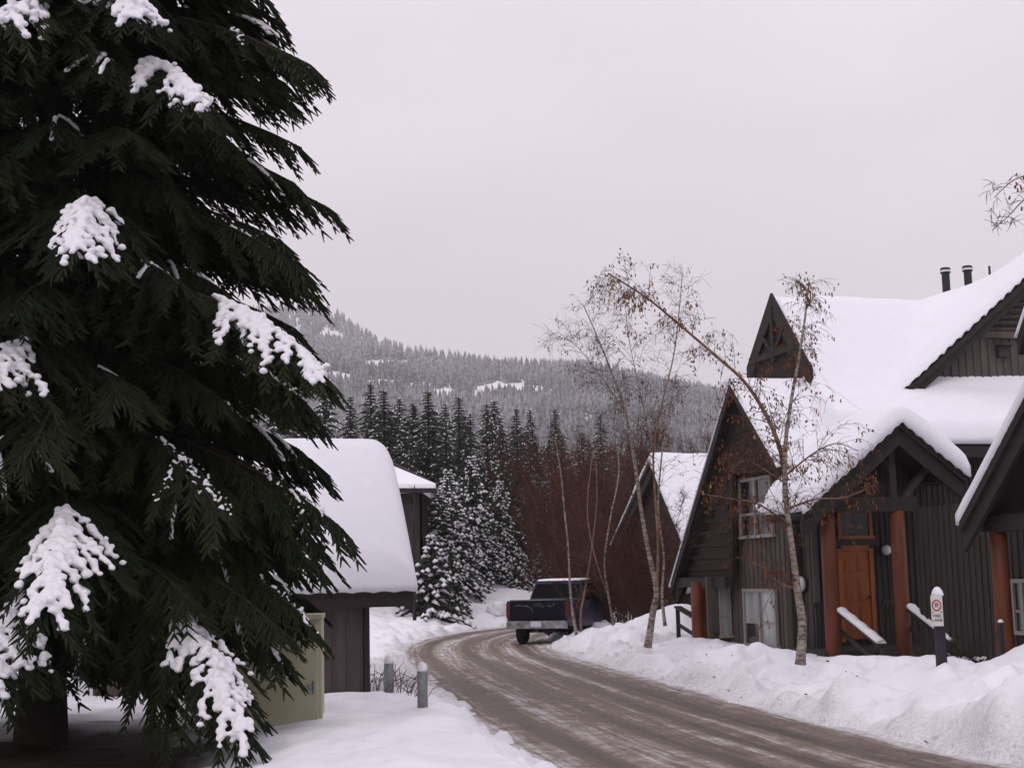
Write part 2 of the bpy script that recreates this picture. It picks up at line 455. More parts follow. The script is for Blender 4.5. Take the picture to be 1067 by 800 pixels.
Q = np.stack([ii[:-1, :-1], ii[:-1, 1:], ii[1:, 1:], ii[1:, :-1]], -1).reshape(-1, 4)
me = mesh_np('snow_ground', np.stack([X, Y, Z], -1).reshape(-1, 3), Q, {'dirt': D.ravel(), 'soil': S.ravel()})
tag(link_obj('snow_ground', me, M['ground'], None, True), kind='structure')
def gz(x, y):
    z, _, _ = height(np.array([float(x)]), np.array([float(y)])); return float(z[0])

# road strip
na = 60; al_s = np.arange(6, SL[-1] - 1, .16)
cx_ = np.interp(al_s, SL, CL[:, 0]); cy_ = np.interp(al_s, SL, CL[:, 1])
tx = np.gradient(cx_); ty = np.gradient(cy_); tl = np.hypot(tx, ty); tx /= tl; ty /= tl
ac_ = np.linspace(-2.75, 2.75, na)
RX = cx_[:, None] + ty[:, None] * ac_[None]; RY = cy_[:, None] - tx[:, None] * ac_[None]
AC = np.broadcast_to(ac_[None], RX.shape); AL = np.broadcast_to(al_s[:, None], RX.shape)
wob = .22 * vnoise(AL, AC * 0, 9.) + .1 * vnoise(AL, AC * 0 + 3.3, 3.)
def gauss(c, w): return np.exp(-((AC + wob - c) / w) ** 2)
tracks = gauss(-1.45, .26) + gauss(-.25, .30) + .75 * gauss(.55, .26) + gauss(1.35, .28)
slush = .13 - .20 * tracks + .20 * np.clip((np.abs(AC) - 1.85) / .5, 0, 1)
slush += .05 * np.clip((AL - 58) / 12, 0, 1)
RZ = .03 * (1 - np.clip(tracks, 0, 1)) - .02 + .018 * fbm(RX, RY, .5, 3) + .0 * AL
iv = np.arange(RX.size).reshape(RX.shape)
Q = np.stack([iv[:-1, :-1], iv[:-1, 1:], iv[1:, 1:], iv[1:, :-1]], -1).reshape(-1, 4)
me = mesh_np('road', np.stack([RX, RY, RZ], -1).reshape(-1, 3), Q, {'across': AC.ravel(), 'along': AL.ravel(), 'slush': slush.ravel()})
tag(link_obj('road', me, M['road'], None, True), kind='structure')

# ------------------------------------------------------------------ mountains with their forest
def prof(pts, px): return np.interp(px, [p[0] for p in pts], [p[1] for p in pts])
ridgeB = [(-400, 330), (100, 352), (300, 352), (360, 362), (400, 369), (440, 373), (480, 377), (520, 380), (560, 384), (600, 384), (640, 389), (690, 401), (740, 409), (800, 420), (900, 430), (1100, 440), (1600, 470)]
ridgeA = [(-400, 420), (-100, 380), (100, 345), (240, 326), (300, 321), (335, 321), (352, 327), (372, 342), (390, 354), (410, 361), (450, 374), (520, 392), (700, 430), (1600, 520)]
def hill(name, ridge, yr, y0, z0, nxn, nyn, power, spread=1.0):
    pxs = np.linspace(-400, 1600, nxn); rel = np.linspace(0, 1.25, nyn)
    PX, RL = np.meshgrid(pxs, rel)
    ytop = np.interp(PX, [p[0] for p in ridge], [p[1] for p in ridge])
    Yd = y0 + (yr - y0) * RL
    Xd = (PX - 533.5) / 1500 * (yr * .55 + Yd * .45) * 1.0
    hor = 601 - .023 * (PX - 533.5)
    zr = 2 + (hor - ytop) / 1500 * yr * .995
    t = np.clip(RL, 0, 1)
    Zd = z0 + (zr - z0) * t ** power
    Zd = np.where(RL > 1, zr - (RL - 1) * yr * .3, Zd)
    Zd += fbm(Xd, Yd, yr * .12, 4) * yr * .012 * np.sin(np.pi * np.clip(RL, 0, 1)) 
    return Xd, Yd, Zd
def add_hill(name, args):
    Xd, Yd, Zd = hill(name, *args)
    iv = np.arange(Xd.size).reshape(Xd.shape)
    Q = np.stack([iv[:-1, :-1], iv[:-1, 1:], iv[1:, 1:], iv[1:, :-1]], -1).reshape(-1, 4)
    o = link_obj(name, mesh_np(name, np.stack([Xd, Yd, Zd], -1).reshape(-1, 3), Q), M['snow'], None, True)
    tag(o, kind='structure'); return Xd, Yd, Zd
HB = add_hill('near_hill', (ridgeB, 1400, 190, -1.0, 260, 120, 1.55))
HA = add_hill('far_mountain', (ridgeA, 2000, 1000, 60.0, 220, 60, 1.1))

def cone_trees(px, py, pz, h, vary, rng, sides=5, layers=3):
    """n ragged layered cones in one mesh"""
    n = len(px); out = []
    for k in range(layers):
        b0 = .06 + .30 * k; t0 = b0 + (.52 if k < layers - 1 else 1 - b0)
        r = h * (.19 - .05 * k) * (.8 + .4 * rng.random(n))
        ang = np.arange(sides) * 2 * np.pi / sides
        ph = rng.random(n) * 6.28
        jag = .65 + .6 * rng.random((n, sides))
        bx = px[:, None] + (r[:, None] * jag) * np.cos(ang[None] + ph[:, None]); by = py[:, None] + (r[:, None] * jag) * np.sin(ang[None] + ph[:, None])
        bz = (pz + h * b0)[:, None] + h[:, None] * .07 * (rng.random((n, sides)) - .5)
        tv = np.stack([px, py, pz + h * np.minimum(t0, 1)], -1)[:, None, :]
        V = np.concatenate([np.stack([bx, by, bz], -1), tv], 1)
        va = np.concatenate([np.clip(vary[:, None] * .55 + .25 * (rng.random((n, sides)) - .5), 0, 1), np.clip(vary[:, None] * 1.1 + .2 * (rng.random((n, 1)) - .3), 0, 1)], 1)
        idx = np.arange(n)[:, None] * (sides + 1)
        T = np.stack([np.stack([idx[:, 0] + j, idx[:, 0] + (j + 1) % sides, idx[:, 0] + sides], -1) for j in range(sides)], 1).reshape(-1, 3)
        out.append((V.reshape(-1, 3), T, va.ravel()))
    return join_np(out)
def scatter_on(H, n, rng, r0, r1, bias):
    Xd, Yd, Zd = H; nyy, nxx = Xd.shape
    a = rng.random(n) ** bias * (r1 - r0) + r0; c = rng.random(n)
    fy = a / 1.25 * (nyy - 1); fx = c * (nxx - 1.001)
    i = np.clip(fy.astype(int), 0, nyy - 2); j = fx.astype(int); ty_ = fy - i; tx_ = fx - j
    def bl(A): return (A[i, j] * (1 - tx_) + A[i, j + 1] * tx_) * (1 - ty_) + (A[i + 1, j] * (1 - tx_) + A[i + 1, j + 1] * tx_) * ty_
    return bl(Xd), bl(Yd), bl(Zd), a
def project(x, y, z):
    q = np.stack([x, y, z - CAMZ], -1); dd = q @ Fv
    return 533.5 + (q @ Rv) / dd * FPX, 400 - (q @ Uv) / dd * FPX
rng = np.random.default_rng(21)
x, y, z, a = scatter_on(HB, 60000, rng, .015, 1.03, .62)
pxx, pyy = project(x, y, z)
# clear-cuts: openings in the forest where snow lies bare
keep = np.ones(len(x), bool)
def clearing(px, py, w, h):
    global keep
    keep &= ~((((pxx - px) / w) ** 2 + ((pyy - py) / h) ** 2 + .8 * fbm(x, y, 60, 2)) < 1)
for c in [(404, 381, 34, 5), (462, 414, 14, 8), (520, 404, 22, 5), (540, 404, 10, 6), (400, 400, 16, 4), (585, 425, 12, 3), (497, 413, 7, 5), (435, 405, 12, 4), (560, 407, 8, 4), (350, 395, 18, 6), (618, 398, 9, 3), (650, 408, 12, 3)]: clearing(*c)
keep &= (pxx > -60) & (pxx < 1150)
keep &= fbm(x, y, 55, 3) > -.60
x, y, z, a = x[keep], y[keep], z[keep], a[keep]
h = 11 + 9 * rng.random(len(x)); h *= np.clip(.75 + .35 * fbm(x, y, 130, 2), .5, 1.3)
vary = np.clip(.30 + .46 * fbm(x, y, 170, 3) + .32 * (rng.random(len(x)) - .5) + .12 * a, 0, 1)
far = join_np([cone_trees(x, y, z - .5, h, vary, rng)])
x2, y2, z2, a2 = scatter_on(HA, 26000, rng, .2, 1.02, .8)
pxx, pyy = project(x2, y2, z2); keep = (pxx > 150) & (pxx < 620) & (fbm(x2, y2, 120, 3) > -.5)
for c in [(316, 371, 15, 15), (430, 372, 30, 3), (350, 352, 9, 3)]:
    keep &= ~((((pxx - c[0]) / c[2]) ** 2 + ((pyy - c[1]) / c[3]) ** 2) < 1)
x2, y2, z2 = x2[keep], y2[keep], z2[keep]
h2 = 10 + 7 * rng.random(len(x2)); v2 = np.clip(.45 + .4 * (rng.random(len(x2)) - .5), 0, 1)
far2 = cone_trees(x2, y2, z2 - .5, h2, v2, rng)
V, T, A = join_np([far, far2])
o = link_obj('distant_forest', mesh_np('distant_forest', V, T, {'vary': A}), M['forest'])
tag(o, 'snow dusted conifer forest covering the hillsides', 'forest', None, 'stuff')

# ------------------------------------------------------------------ conifers
def bough(L, rise, droop, rng, step=.10, tstep=.06, wid=.030, lmax=.85, twl=.17):
    """one drooping bough along +x; returns twig segments and spine data"""
    A = []; B = []; WA = []; WB = []
    ax = lambda s: np.array([s, 0.05 * L * math.sin(3 * s / L), rise * s - droop * s * s / L])
    spine = [ax(L * k / 8) for k in range(9)]
    sec = []
    s = .16 * L
    while s < L:
        for sd in (-1, 1):
            p = ax(s); f = s / L
            l = (lmax * (1 - f) ** .65 * min(1, f * 3.2 + .25) + .27) * (.55 + .7 * rng.random())
            an = sd * math.radians(56 - 28 * f + rng.normal() * 11)
            slope = rise - 2 * droop * f
            d = np.array([math.cos(an), math.sin(an), slope * math.cos(an) - .12 - .20 * rng.random()])
            d /= np.linalg.norm(d); lat = np.array([-d[1], d[0], 0]); lat /= np.linalg.norm(lat)
            n = max(2, int(l / tstep)); prev = p; pl = [p]
            for j in range(1, n + 1):
                q = j * l / n; pt = p + d * q + np.array([0, 0, -.34 * q * q / max(l, .3)])
                A.append(prev); B.append(pt); WA.append(wid * .8); WB.append(wid * (.7 if j < n else .25)); pl.append(pt)
                tl_ = (twl * (1 - .5 * q / l) + .04) * (.5 + .9 * rng.random())
                for s2 in (-1, 1):
                    dd = d * .85 + lat * s2 * (.35 + .35 * rng.random()) + np.array([0, 0, -.12 - .38 * rng.random()])
                    dd /= np.linalg.norm(dd)
                    A.append(pt); B.append(pt + dd * tl_); WA.append(wid); WB.append(wid * .3)
                prev = pt
            sec.append((f, pl))
        s += step * (.8 + .4 * rng.random())
    return np.array(A), np.array(B), np.array(WA), np.array(WB), spine, sec

def place(pts, org, az, tilt=0):
    c, s_ = math.cos(az), math.sin(az)
    R_ = np.array([[c, -s_, 0], [s_, c, 0], [0, 0, 1]])
    return np.asarray(pts) @ R_.T + np.asarray(org)

def blob(mb, c, r, rng, flat=.8):
    """low icosphere-like lump"""
    ph = rng.random() * 6.28; vs = [np.array(c) + (0, 0, r * flat)]; fs = []
    for k, (zz, rr) in enumerate(((.45, .85), (-.25, .95))):
        for j in range(6):
            t = ph + 6.283 * (j + .5 * k) / 6; vs.append(np.array(c) + np.array([rr * r * math.cos(t), rr * r * math.sin(t), zz * r * flat]) * (.85 + .3 * rng.random()))
    vs.append(np.array(c) - (0, 0, r * flat * .8))
    for j in range(6):
        fs.append((0, 1 + j, 1 + (j + 1) % 6)); fs.append((1 + j, 7 + j, 7 + (j + 1) % 6, 1 + (j + 1) % 6)[0:3]); fs.append((1 + j, 7 + (j + 1) % 6, 1 + (j + 1) % 6)); fs.append((7 + j, 13, 7 + (j + 1) % 6))
    mb.add(vs, fs)

# --- the big fir in the left foreground
rng = np.random.default_rng(77)
fir = root('fir_tree', TREE, 'huge dark fir with drooping boughs and snow clumps filling the left', 'tree')
tb = MB()
tp = [TREE + np.array([0, 0, -.4])] + [TREE + np.array([.03 * math.sin(k), .03 * math.cos(2 * k), k * 1.0]) for k in range(0, 22)]
tr_ = [.30] + [.235 * (1 - k / 22.5) + .01 + (.05 if k == 0 else 0) for k in range(0, 22)]
tb.tube(tp, tr_, 12)
seg = []
HT = 21.5
def fir_len(h): return 2.9 * (1 - (h / HT) ** 1.7) ** .9 + .12
boughs = []
hh = 1.15
while hh < HT - .4:
    vis = hh < 11.5
    nb = 5 if vis else 4
    ph = rng.random() * 6.28
    for k in range(nb):
        az = ph + 6.283 * k / nb + rng.normal() * .2
        L = fir_len(hh) * (.80 + .30 * rng.random())
        if hh < 1.5: L *= .80
        boughs.append((hh + rng.normal() * .06, az, L, .10 + .012 * hh + .05 * rng.normal(), (.36 if hh > 3 else .33) + .06 * rng.normal(), False, vis))
    hh += (.27 if vis else .40) * (1 if hh < 16 else .75)
# boughs whose snow clumps show: aimed from the trunk at the spots where they hang
def aimed(px, py, Yd, frac=.78, rise=.12, droop=.42):
    t = P(px, py, Yd); d = t - TREE; r = math.hypot(d[0], d[1]); L = r / frac
    z0 = d[2] - (rise * r - droop * r * r / L)
    return (z0, math.atan2(d[1], d[0]), L, rise, droop, True, True)
snowy = [aimed(72, 222, 13.3), aimed(258, 335, 13.9), aimed(45, 572, 12.9, .8), aimed(205, 690, 13.5, .82, .12, .5), aimed(172, 78, 13.6, .85), aimed(-8, 372, 13.6), aimed(300, 512, 15.0, .84), aimed(185, 486, 14.2, .8, .1, .45),
         aimed(-6, 650, 13.3), aimed(285, 50, 15.6, .85), aimed(20, 5, 13.6), aimed(118, -8, 13.8), aimed(312, 640, 14.6, 1.0), aimed(290, 400, 15.0, .9), aimed(300, 545, 14.9, .9), aimed(265, 250, 15.2, .85)]
lightly = [aimed(338, 78, 16.2, 1.06), aimed(330, 165, 16.0, 1.06), aimed(358, 228, 16.4, 1.06), aimed(330, 290, 15.9, 1.06), aimed(342, 318, 16.6, 1.06), aimed(340, 400, 16.3, 1.06), aimed(334, 556, 15.5, 1.06), aimed(332, 655, 15.0, 1.06, .1, .42),
           aimed(318, 120, 16.9, 1.06), aimed(300, 30, 16.6, 1.06), aimed(328, 480, 15.9, 1.06), aimed(302, 648, 14.7, 1.04, .1, .40), aimed(304, 618, 14.9, 1.04, .1, .42), aimed(296, 690, 14.4, 1.04, .1, .40), aimed(288, 655, 14.2, 1.0, .1, .42), aimed(318, 575, 15.6, 1.05), aimed(320, 200, 16.2, 1.05), aimed(305, 260, 15.6, 1.05), aimed(315, 435, 15.4, 1.05), aimed(320, 520, 15.2, 1.05), aimed(310, 95, 15.8, 1.05), aimed(255, 770, 13.8, 1.04, .1, .45), aimed(180, 765, 13.6, 1.04, .1, .5), aimed(305, 700, 14.3, 1.04, .1, .45), aimed(316, 600, 15.2, 1.06), aimed(325, 355, 15.5, 1.06)]
snow_mb = MB(); SR = np.random.default_rng(5)
for i, bdef in enumerate(boughs + snowy + [(l[0] - .06 * l[2], l[1], l[2], l[3], l[4] - .06, False, True) for l in lightly]):
    h0, az, L, rise, droop, sn, vis = bdef
    A, B, wa, wb, spine, sec = bough(L, rise, droop, rng, .105 if vis else .17, .062 if vis else .11, .034 if vis else .055, 1.05 if sn else (.55 if i >= len(boughs) + len(snowy) else .8))
    org = TREE + np.array([0, 0, h0])
    A = place(A, org, az); B = place(B, org, az)
    seg.append(crossed(A, B, wa, wb, rng, np.clip(rng.random() * .45 + rng.random(len(A)) * .5 * (wa > .03), 0, 1)))
    sp = place(spine, org, az)
    tb.tube(sp, [.034 * (1 - k / 9.) + .005 for k in range(9)], 5, False)
    if sn:
        k = i - len(boughs)
        dens = [1, 1, 1, 1, .9, .9, .25, .3, .9, .1, .9, .8, .2, .15, .2, .1][k]
        side_bias = SR.random()
        for f, pl in sec:
            if f < .60: continue
            pl = place(pl, org, az)
            cl = SR.random() < dens * .78; rb = (.034, .026) if dens > .5 else (.020, .010)
            if not cl: continue
            pm = [(a_ + c_) / 2 for a_, c_ in zip(pl[:-1], pl[1:])]
            for q in list(pl[:max(2, int(len(pl) * .85))]) + pm[:int(len(pm) * .8)]:
                for r_ in range(1):
                    if True:
                        blob(snow_mb, q + np.array([SR.normal() * .022, SR.normal() * .022, .022 + SR.random() * .03]), rb[0] + rb[1] * SR.random(), SR)
        for q in sp[6:] if dens > .5 else ():
            for r_ in range(4): blob(snow_mb, q + SR.normal(size=3) * .05 + (0, 0, .04), .03 + .03 * SR.random(), SR)
    elif vis and rng.random() < .20:
        for f, pl in sec:
            if f > .6 and SR.random() < .10:
                pl = place(pl, org, az)
                for a_, c_ in zip(pl[:-1], pl[1:]):
                    for w_ in (0, .5): blob(snow_mb, a_ + (c_ - a_) * w_ + np.array([0, 0, .025]), .028 + .014 * SR.random(), SR)
tb.build('trunk', M['bark'], fir, fir, True)
V, Q, A = join_np(seg)
o = link_obj('crown', mesh_np('crown', V - TREE, Q, {'vary': A}), M['needle_near'], fir)
so = snow_mb.build('snow_clumps', M['snow_tree'], fir, fir, True)
rm = so.modifiers.new('remesh', 'REMESH'); rm.mode = 'VOXEL'; rm.voxel_size = .014; rm.use_smooth_shade = True
sm = so.modifiers.new('smooth', 'SMOOTH'); sm.factor = .6; sm.iterations = 4

# --- background conifers: prototypes at the origin, copied out
def conifer(name, H, R, seed, snow, label, dens=1.0):
    rng = np.random.default_rng(seed)
    r = root(name, (0, 0, 0), label, 'tree', 'conifers behind the street')
    t = MB(); t.tube([(0, 0, -.5), (0, 0, H * .5), (0, 0, H)], [.016 * H, .010 * H, .0015 * H], 7); t.build('trunk', M['bark'], r)
    seg = []; sg = []
    h0 = H * .06
    while h0 < H * .985:
        f = h0 / H; L0 = R * (1 - f) ** .85 + .10
        nb = max(4, int(6 * dens * (.6 + .6 * (1 - f)))); ph = rng.random() * 6.28
        for k in range(nb):
            L = L0 * (.45 + .8 * rng.random()); az = ph + 6.283 * k / nb + rng.normal() * .25
            rise = .05 + .35 * f; dr = .45 + .1 * rng.normal()
            n = max(2, int(L / .20)); pa = []; pb = []; wa_ = []; wb_ = []
            for j in range(n):
                s0 = L * j / n; s1 = L * (j + 1) / n
                p0 = np.array([s0, 0, rise * s0 - dr * s0 * s0 / max(L, .4)]); p1 = np.array([s1, 0, rise * s1 - dr * s1 * s1 / max(L, .4)])
                pa.append(p0); pb.append(p1); wa_.append(.13); wb_.append(.10 if j < n - 1 else .02)
                for sd in (-1, 1):
                    ll = (.42 * (1 - s1 / L * .75) + .07) * (.6 + .7 * rng.random()) * min(1, L)
                    e = p1 + np.array([.62 * ll, sd * .72 * ll, -.38 * ll - .1 * rng.random() * ll])
                    pa.append(p1); pb.append(e); wa_.append(.115); wb_.append(.03)
                    if snow and rng.random() < snow * (.35 + .65 * (s1 / L)):
                        c0 = place([p1 + (0, 0, .035), e + (0, 0, .045)], (0, 0, h0), az); sg.append((c0[0], c0[1], (.085 + .07 * rng.random()) * (1.5 if snow > .5 else 1)))
            pa = place(pa, (0, 0, h0), az); pb = place(pb, (0, 0, h0), az)
            seg.append(crossed(pa, pb, np.array(wa_), np.array(wb_), rng, np.clip(rng.random() * .5 + .5 * rng.random(len(pa)), 0, 1)))
        h0 += .30 * (.8 + .4 * rng.random()) / dens * (1 if H > 5 else .6) * (1 - .45 * f)
    V, Q, A = join_np(seg)
    link_obj('crown', mesh_np('crown', V, Q, {'vary': A}), M['needle_far'], r)
    if sg:
        sb = MB()
        for a_, b_, w in sg:
            d = b_ - a_; mid = (a_ + b_) / 2 + np.array([0, 0, .03]); s_ = np.array([-d[1], d[0], 0]); s_ /= (np.linalg.norm(s_) + 1e-6)
            sb.add([a_, mid + s_ * w * .6, b_ + d * .1, mid - s_ * w * .6, mid + np.array([0, 0, w * .55]), mid - np.array([0, 0, .02])], [(0, 1, 4), (1, 2, 4), (2, 3, 4), (3, 0, 4), (1, 0, 5), (2, 1, 5), (3, 2, 5), (0, 3, 5)])
        sb.build('snow_clumps', M['snow_tree'], r, None, True)
    kids(r); return r
CON = [conifer('conifer', 13, 3.2, 1, .13, 'tall dark spruce behind the street'), conifer('conifer', 12, 2.6, 2, .13, 'slim dark spruce with light snow'),
       conifer('conifer', 8, 2.3, 3, .55, 'snow loaded spruce'), conifer('conifer', 3.2, 1.25, 4, .6, 'small snow covered fir', .8), conifer('conifer', 12, 2.9, 5, .30, 'spruce with snow on its boughs')]
CH = [13, 12, 8, 3.2, 12]
used = set()
def put_conifer(px, ytop, Yd, k, label, base=None):
    t = P(px, ytop, Yd); zb = base if base is not None else gz(t[0], Yd) - .1
    s_ = (t[2] - zb) / CH[k]; loc = (t[0], t[1], zb)
    rz = random.random() * 6.28
    if k in used: return copy_tree(CON[k], loc, rz, s_, label)
    used.add(k); r = CON[k]; r.location = loc; r.rotation_euler = (0, 0, rz); r.scale = (s_,) * 3; r['label'] = label; return r
named = [(538, 424, 84, 0, 'tallest dark spruce above the pickup, standing apart'), (446, 406, 88, 0, 'dark spruce rising right of the snowy shed roof'), (464, 420, 86, 1, 'slim spruce close beside the dark spruce by the shed roof'),
         (490, 430, 92, 1, 'slim dark spruce between the snow loaded spruce and the tall one'), (507, 420, 95, 4, 'lightly snowed spruce just left of the tallest dark spruce'), (386, 398, 90, 0, 'dark spruce over the middle of the shed roof'),
         (365, 412, 96, 1, 'slim spruce over the shed roof beside the big fir'), (338, 384, 82, 4, 'spruce peeking out beside the big fir above the shed roof'), (416, 414, 100, 4, 'lightly snowed spruce above the right shed roof corner'),
         (492, 474, 71, 2, 'snow loaded spruce right of the far cabin'), (520, 500, 74, 2, 'second snow loaded spruce behind the pickup road'), (470, 500, 69, 2, 'snow loaded spruce directly beside the far cabin wall'),
         (455, 566, 67, 3, 'small snow covered fir on the bank near the leaning sapling'), (540, 572, 71, 3, 'small snow covered fir on the bank behind the pickup bed'), (515, 560, 72, 3, 'small snow covered fir behind the round snow ball'),
         (562, 578, 72, 3, 'small snow covered fir behind the pickup roof'), (485, 575, 68, 3, 'small snow covered fir midway along the far bank'), (562, 470, 90, 4, 'lightly snowed spruce among the reddish bare trees'), (585, 452, 98, 1, 'slim spruce half hidden by reddish bare trees'),
         (310, 395, 78, 0, 'dark spruce mostly hidden behind the big fir'), (610, 470, 105, 4, 'lightly snowed spruce behind the bare birches'), (428, 455, 78, 1, 'slim spruce behind the far cabin roof'),
         (466, 488, 67, 2, 'snow loaded spruce overlapping the far cabin corner'), (449, 560, 58, 3, 'small snow covered fir under the far cabin eave'), (456, 505, 62, 2, 'snow loaded spruce covering the far cabin wall'), (470, 566, 61, 3, 'small snow covered fir beside the fir under the cabin eave'), (480, 548, 66, 3, 'small snow covered fir right of the far cabin'), (400, 405, 84, 0, 'dark spruce over the right half of the shed roof'), (430, 418, 90, 0, 'dark spruce above the far cabin roof'), (478, 412, 98, 0, 'broad dark spruce behind the slim spruces'), (522, 440, 88, 0, 'broad dark spruce left of the tallest spruce'), (555, 445, 92, 0, 'broad dark spruce right of the tallest spruce'), (290, 400, 74, 4, 'spruce seen through gaps in the big fir')]
for t in named: put_conifer(*t)
rr = np.random.default_rng(8)
for i in range(46):
    px = 300 + 330 * (i + rr.random()) / 46; Yd = 105 + 75 * rr.random()
    put_conifer(px, 412 + 80 * rr.random() ** .8 + .03 * abs(px - 450), Yd, int(rr.choice([0, 1, 4, 4, 1])), 'spruce in the dense row at the foot of the hill')
for i in range(14):
    px = 610 + 480 * (i + rr.random()) / 14; Yd = 100 + 60 * rr.random()
    put_conifer(px, 470 + 20 * rr.random(), Yd, int(rr.choice([1, 4])), 'spruce behind the timber houses')

# ------------------------------------------------------------------ bare trees
def bare_tree(seed, H, spread, n1, mlen, n2, n3, upward=.35, hang=0.):
    """trunkless brush: returns segments"""
    rng = np.random.default_rng(seed); A = []; B = []; WA = []; WB = []; tips = []
    def shoot(p, d, L, w, n, up):
        pts = [p]; d = d / np.linalg.norm(d)
        for k in range(n):
            d = d + rng.normal(size=3) * .13 + np.array([0, 0, up]); d /= np.linalg.norm(d)
            q = pts[-1] + d * L / n; A.append(pts[-1]); B.append(q); WA.append(w * (1 - .8 * k / n)); WB.append(w * (1 - .8 * (k + 1) / n)); pts.append(q)
        return pts
    for i in range(n1):
        p = np.array([rng.normal() * .15, rng.normal() * .15, 0]); d = np.array([rng.normal() * spread, rng.normal() * spread, 1])
        L = H * (.65 + .35 * rng.random()); pts = shoot(p, d, L, .05 * H / 6, 7, .02)
        for j in range(n2):
            f = .15 + .85 * rng.random(); k = f * (len(pts) - 1); i0 = min(int(k), len(pts) - 2); q = pts[i0] + (pts[i0 + 1] - pts[i0]) * (k - i0)
            an = rng.random() * 6.28; d2 = np.array([math.cos(an), math.sin(an), .7]); p2 = shoot(q, d2, mlen * (1.15 - f) * (.6 + .8 * rng.random()), .022, 4, upward * .3)
            for j3 in range(n3):
                q = p2[1 + int(rng.integers(0, 4))]; d3 = rng.normal(size=3) * .8 + np.array([0, 0, .5 - hang]); p3 = shoot(q, d3, (.35 + .5 * rng.random()) * mlen * .45, .013, 2, -hang)
                tips.append(p3[-1]); tips.append(p3[-2])
    return np.array(A), np.array(B), np.array(WA), np.array(WB), np.array(tips)
BR = []
for k, (sd, H, sp, n1, ml, n2, n3) in enumerate([(31, 6.5, .16, 6, 1.5, 26, 7), (32, 8.5, .10, 3, 1.7, 40, 8), (33, 4.0, .28, 9, 1.1, 18, 6)]):
    r = root('bare_tree', (0, 0, 0), 'reddish bare tree', 'tree', 'reddish bare trees by the curve')
    A, B, wa, wb, tips = bare_tree(sd, H, sp, n1, ml, n2, n3)
    V, Q, va = crossed(A, B, wa, wb, np.random.default_rng(1)); big = np.concatenate([np.repeat(wa > .02, 2)])
    me = mesh_np('crown', V, Q); co_ = link_obj('crown', me, [M['twig_red'], M['twig']], r); me.polygons.foreach_set('material_index', big.astype(np.int32))
    kids(r); BR.append((r, H))
usedb = set()
def put_bare(px, ytop, Yd, k, label):
    t = P(px, ytop, Yd); zb = gz(t[0], Yd) - .1; r, H = BR[k]; s_ = (t[2] - zb) / H; rz = random.random() * 6.28
    if k in usedb: return copy_tree(r, (t[0], t[1], zb), rz, s_, label)
    usedb.add(k); r.location = (t[0], t[1], zb); r.rotation_euler = (0, 0, rz); r.scale = (s_,) * 3; r['label'] = label
BARE_MORE = [(px_, yt_, yd_, k_, 'reddish bare tree in the thicket between pickup and left house') for px_, yt_, yd_, k_ in ((655, 500, 46, 0), (632, 530, 48, 0), (612, 500, 55, 0), (590, 490, 64, 0), (672, 520, 45, 2), (645, 470, 60, 0), (690, 500, 48, 0), (625, 450, 66, 0), (575, 500, 66, 0), (698, 540, 43, 2), (660, 440, 70, 0), (600, 440, 76, 0), (705, 470, 62, 0), (640, 560, 47, 2), (722, 455, 68, 0), (615, 560, 58, 2), (580, 425, 78, 1), (597, 410, 82, 1), (630, 418, 80, 1), (650, 425, 76, 0), (672, 415, 82, 1), (607, 430, 72, 0), (587, 450, 70, 0), (641, 440, 69, 0), (694, 430, 76, 0), (712, 420, 80, 1), (568, 445, 76, 1), (662, 450, 62, 0), (620, 470, 60, 0), (635, 500, 56, 0))]
for a_ in [(585, 432, 62, 1, 'tall reddish bare tree above the pickup tailgate'), (612, 452, 58, 0, 'bushy reddish bare tree above the pickup cab'), (640, 440, 64, 1, 'tall reddish bare tree behind the pickup cab'),
           (660, 470, 57, 0, 'bushy reddish bare tree against the left gable'), (628, 510, 53, 2, 'low reddish shrub over the pickup bonnet'), (600, 520, 56, 2, 'low reddish shrub behind the pickup cab roof'), (650, 530, 50, 2, 'low reddish shrub before the left house'),
           (565, 470, 70, 0, 'bushy reddish bare tree beside the dark spruce'), (705, 425, 66, 1, 'tall reddish bare tree over the left house roof'), (680, 430, 72, 1, 'tall reddish bare tree behind the left house peak'),
           (735, 430, 70, 0, 'bushy reddish bare tree by the brown gable'), (645, 590, 46, 2, 'low reddish shrub on the bank beside the pickup'), (575, 560, 60, 2, 'low reddish shrub behind the pickup rear window'), (620, 400, 75, 1, 'tall thin bare tree highest above the pickup'),
           (665, 560, 44.5, 2, 'low reddish shrub in front of the left house porch'), (600, 470, 68, 1, 'slim reddish bare tree between pickup and spruces')] + BARE_MORE: put_bare(*a_)

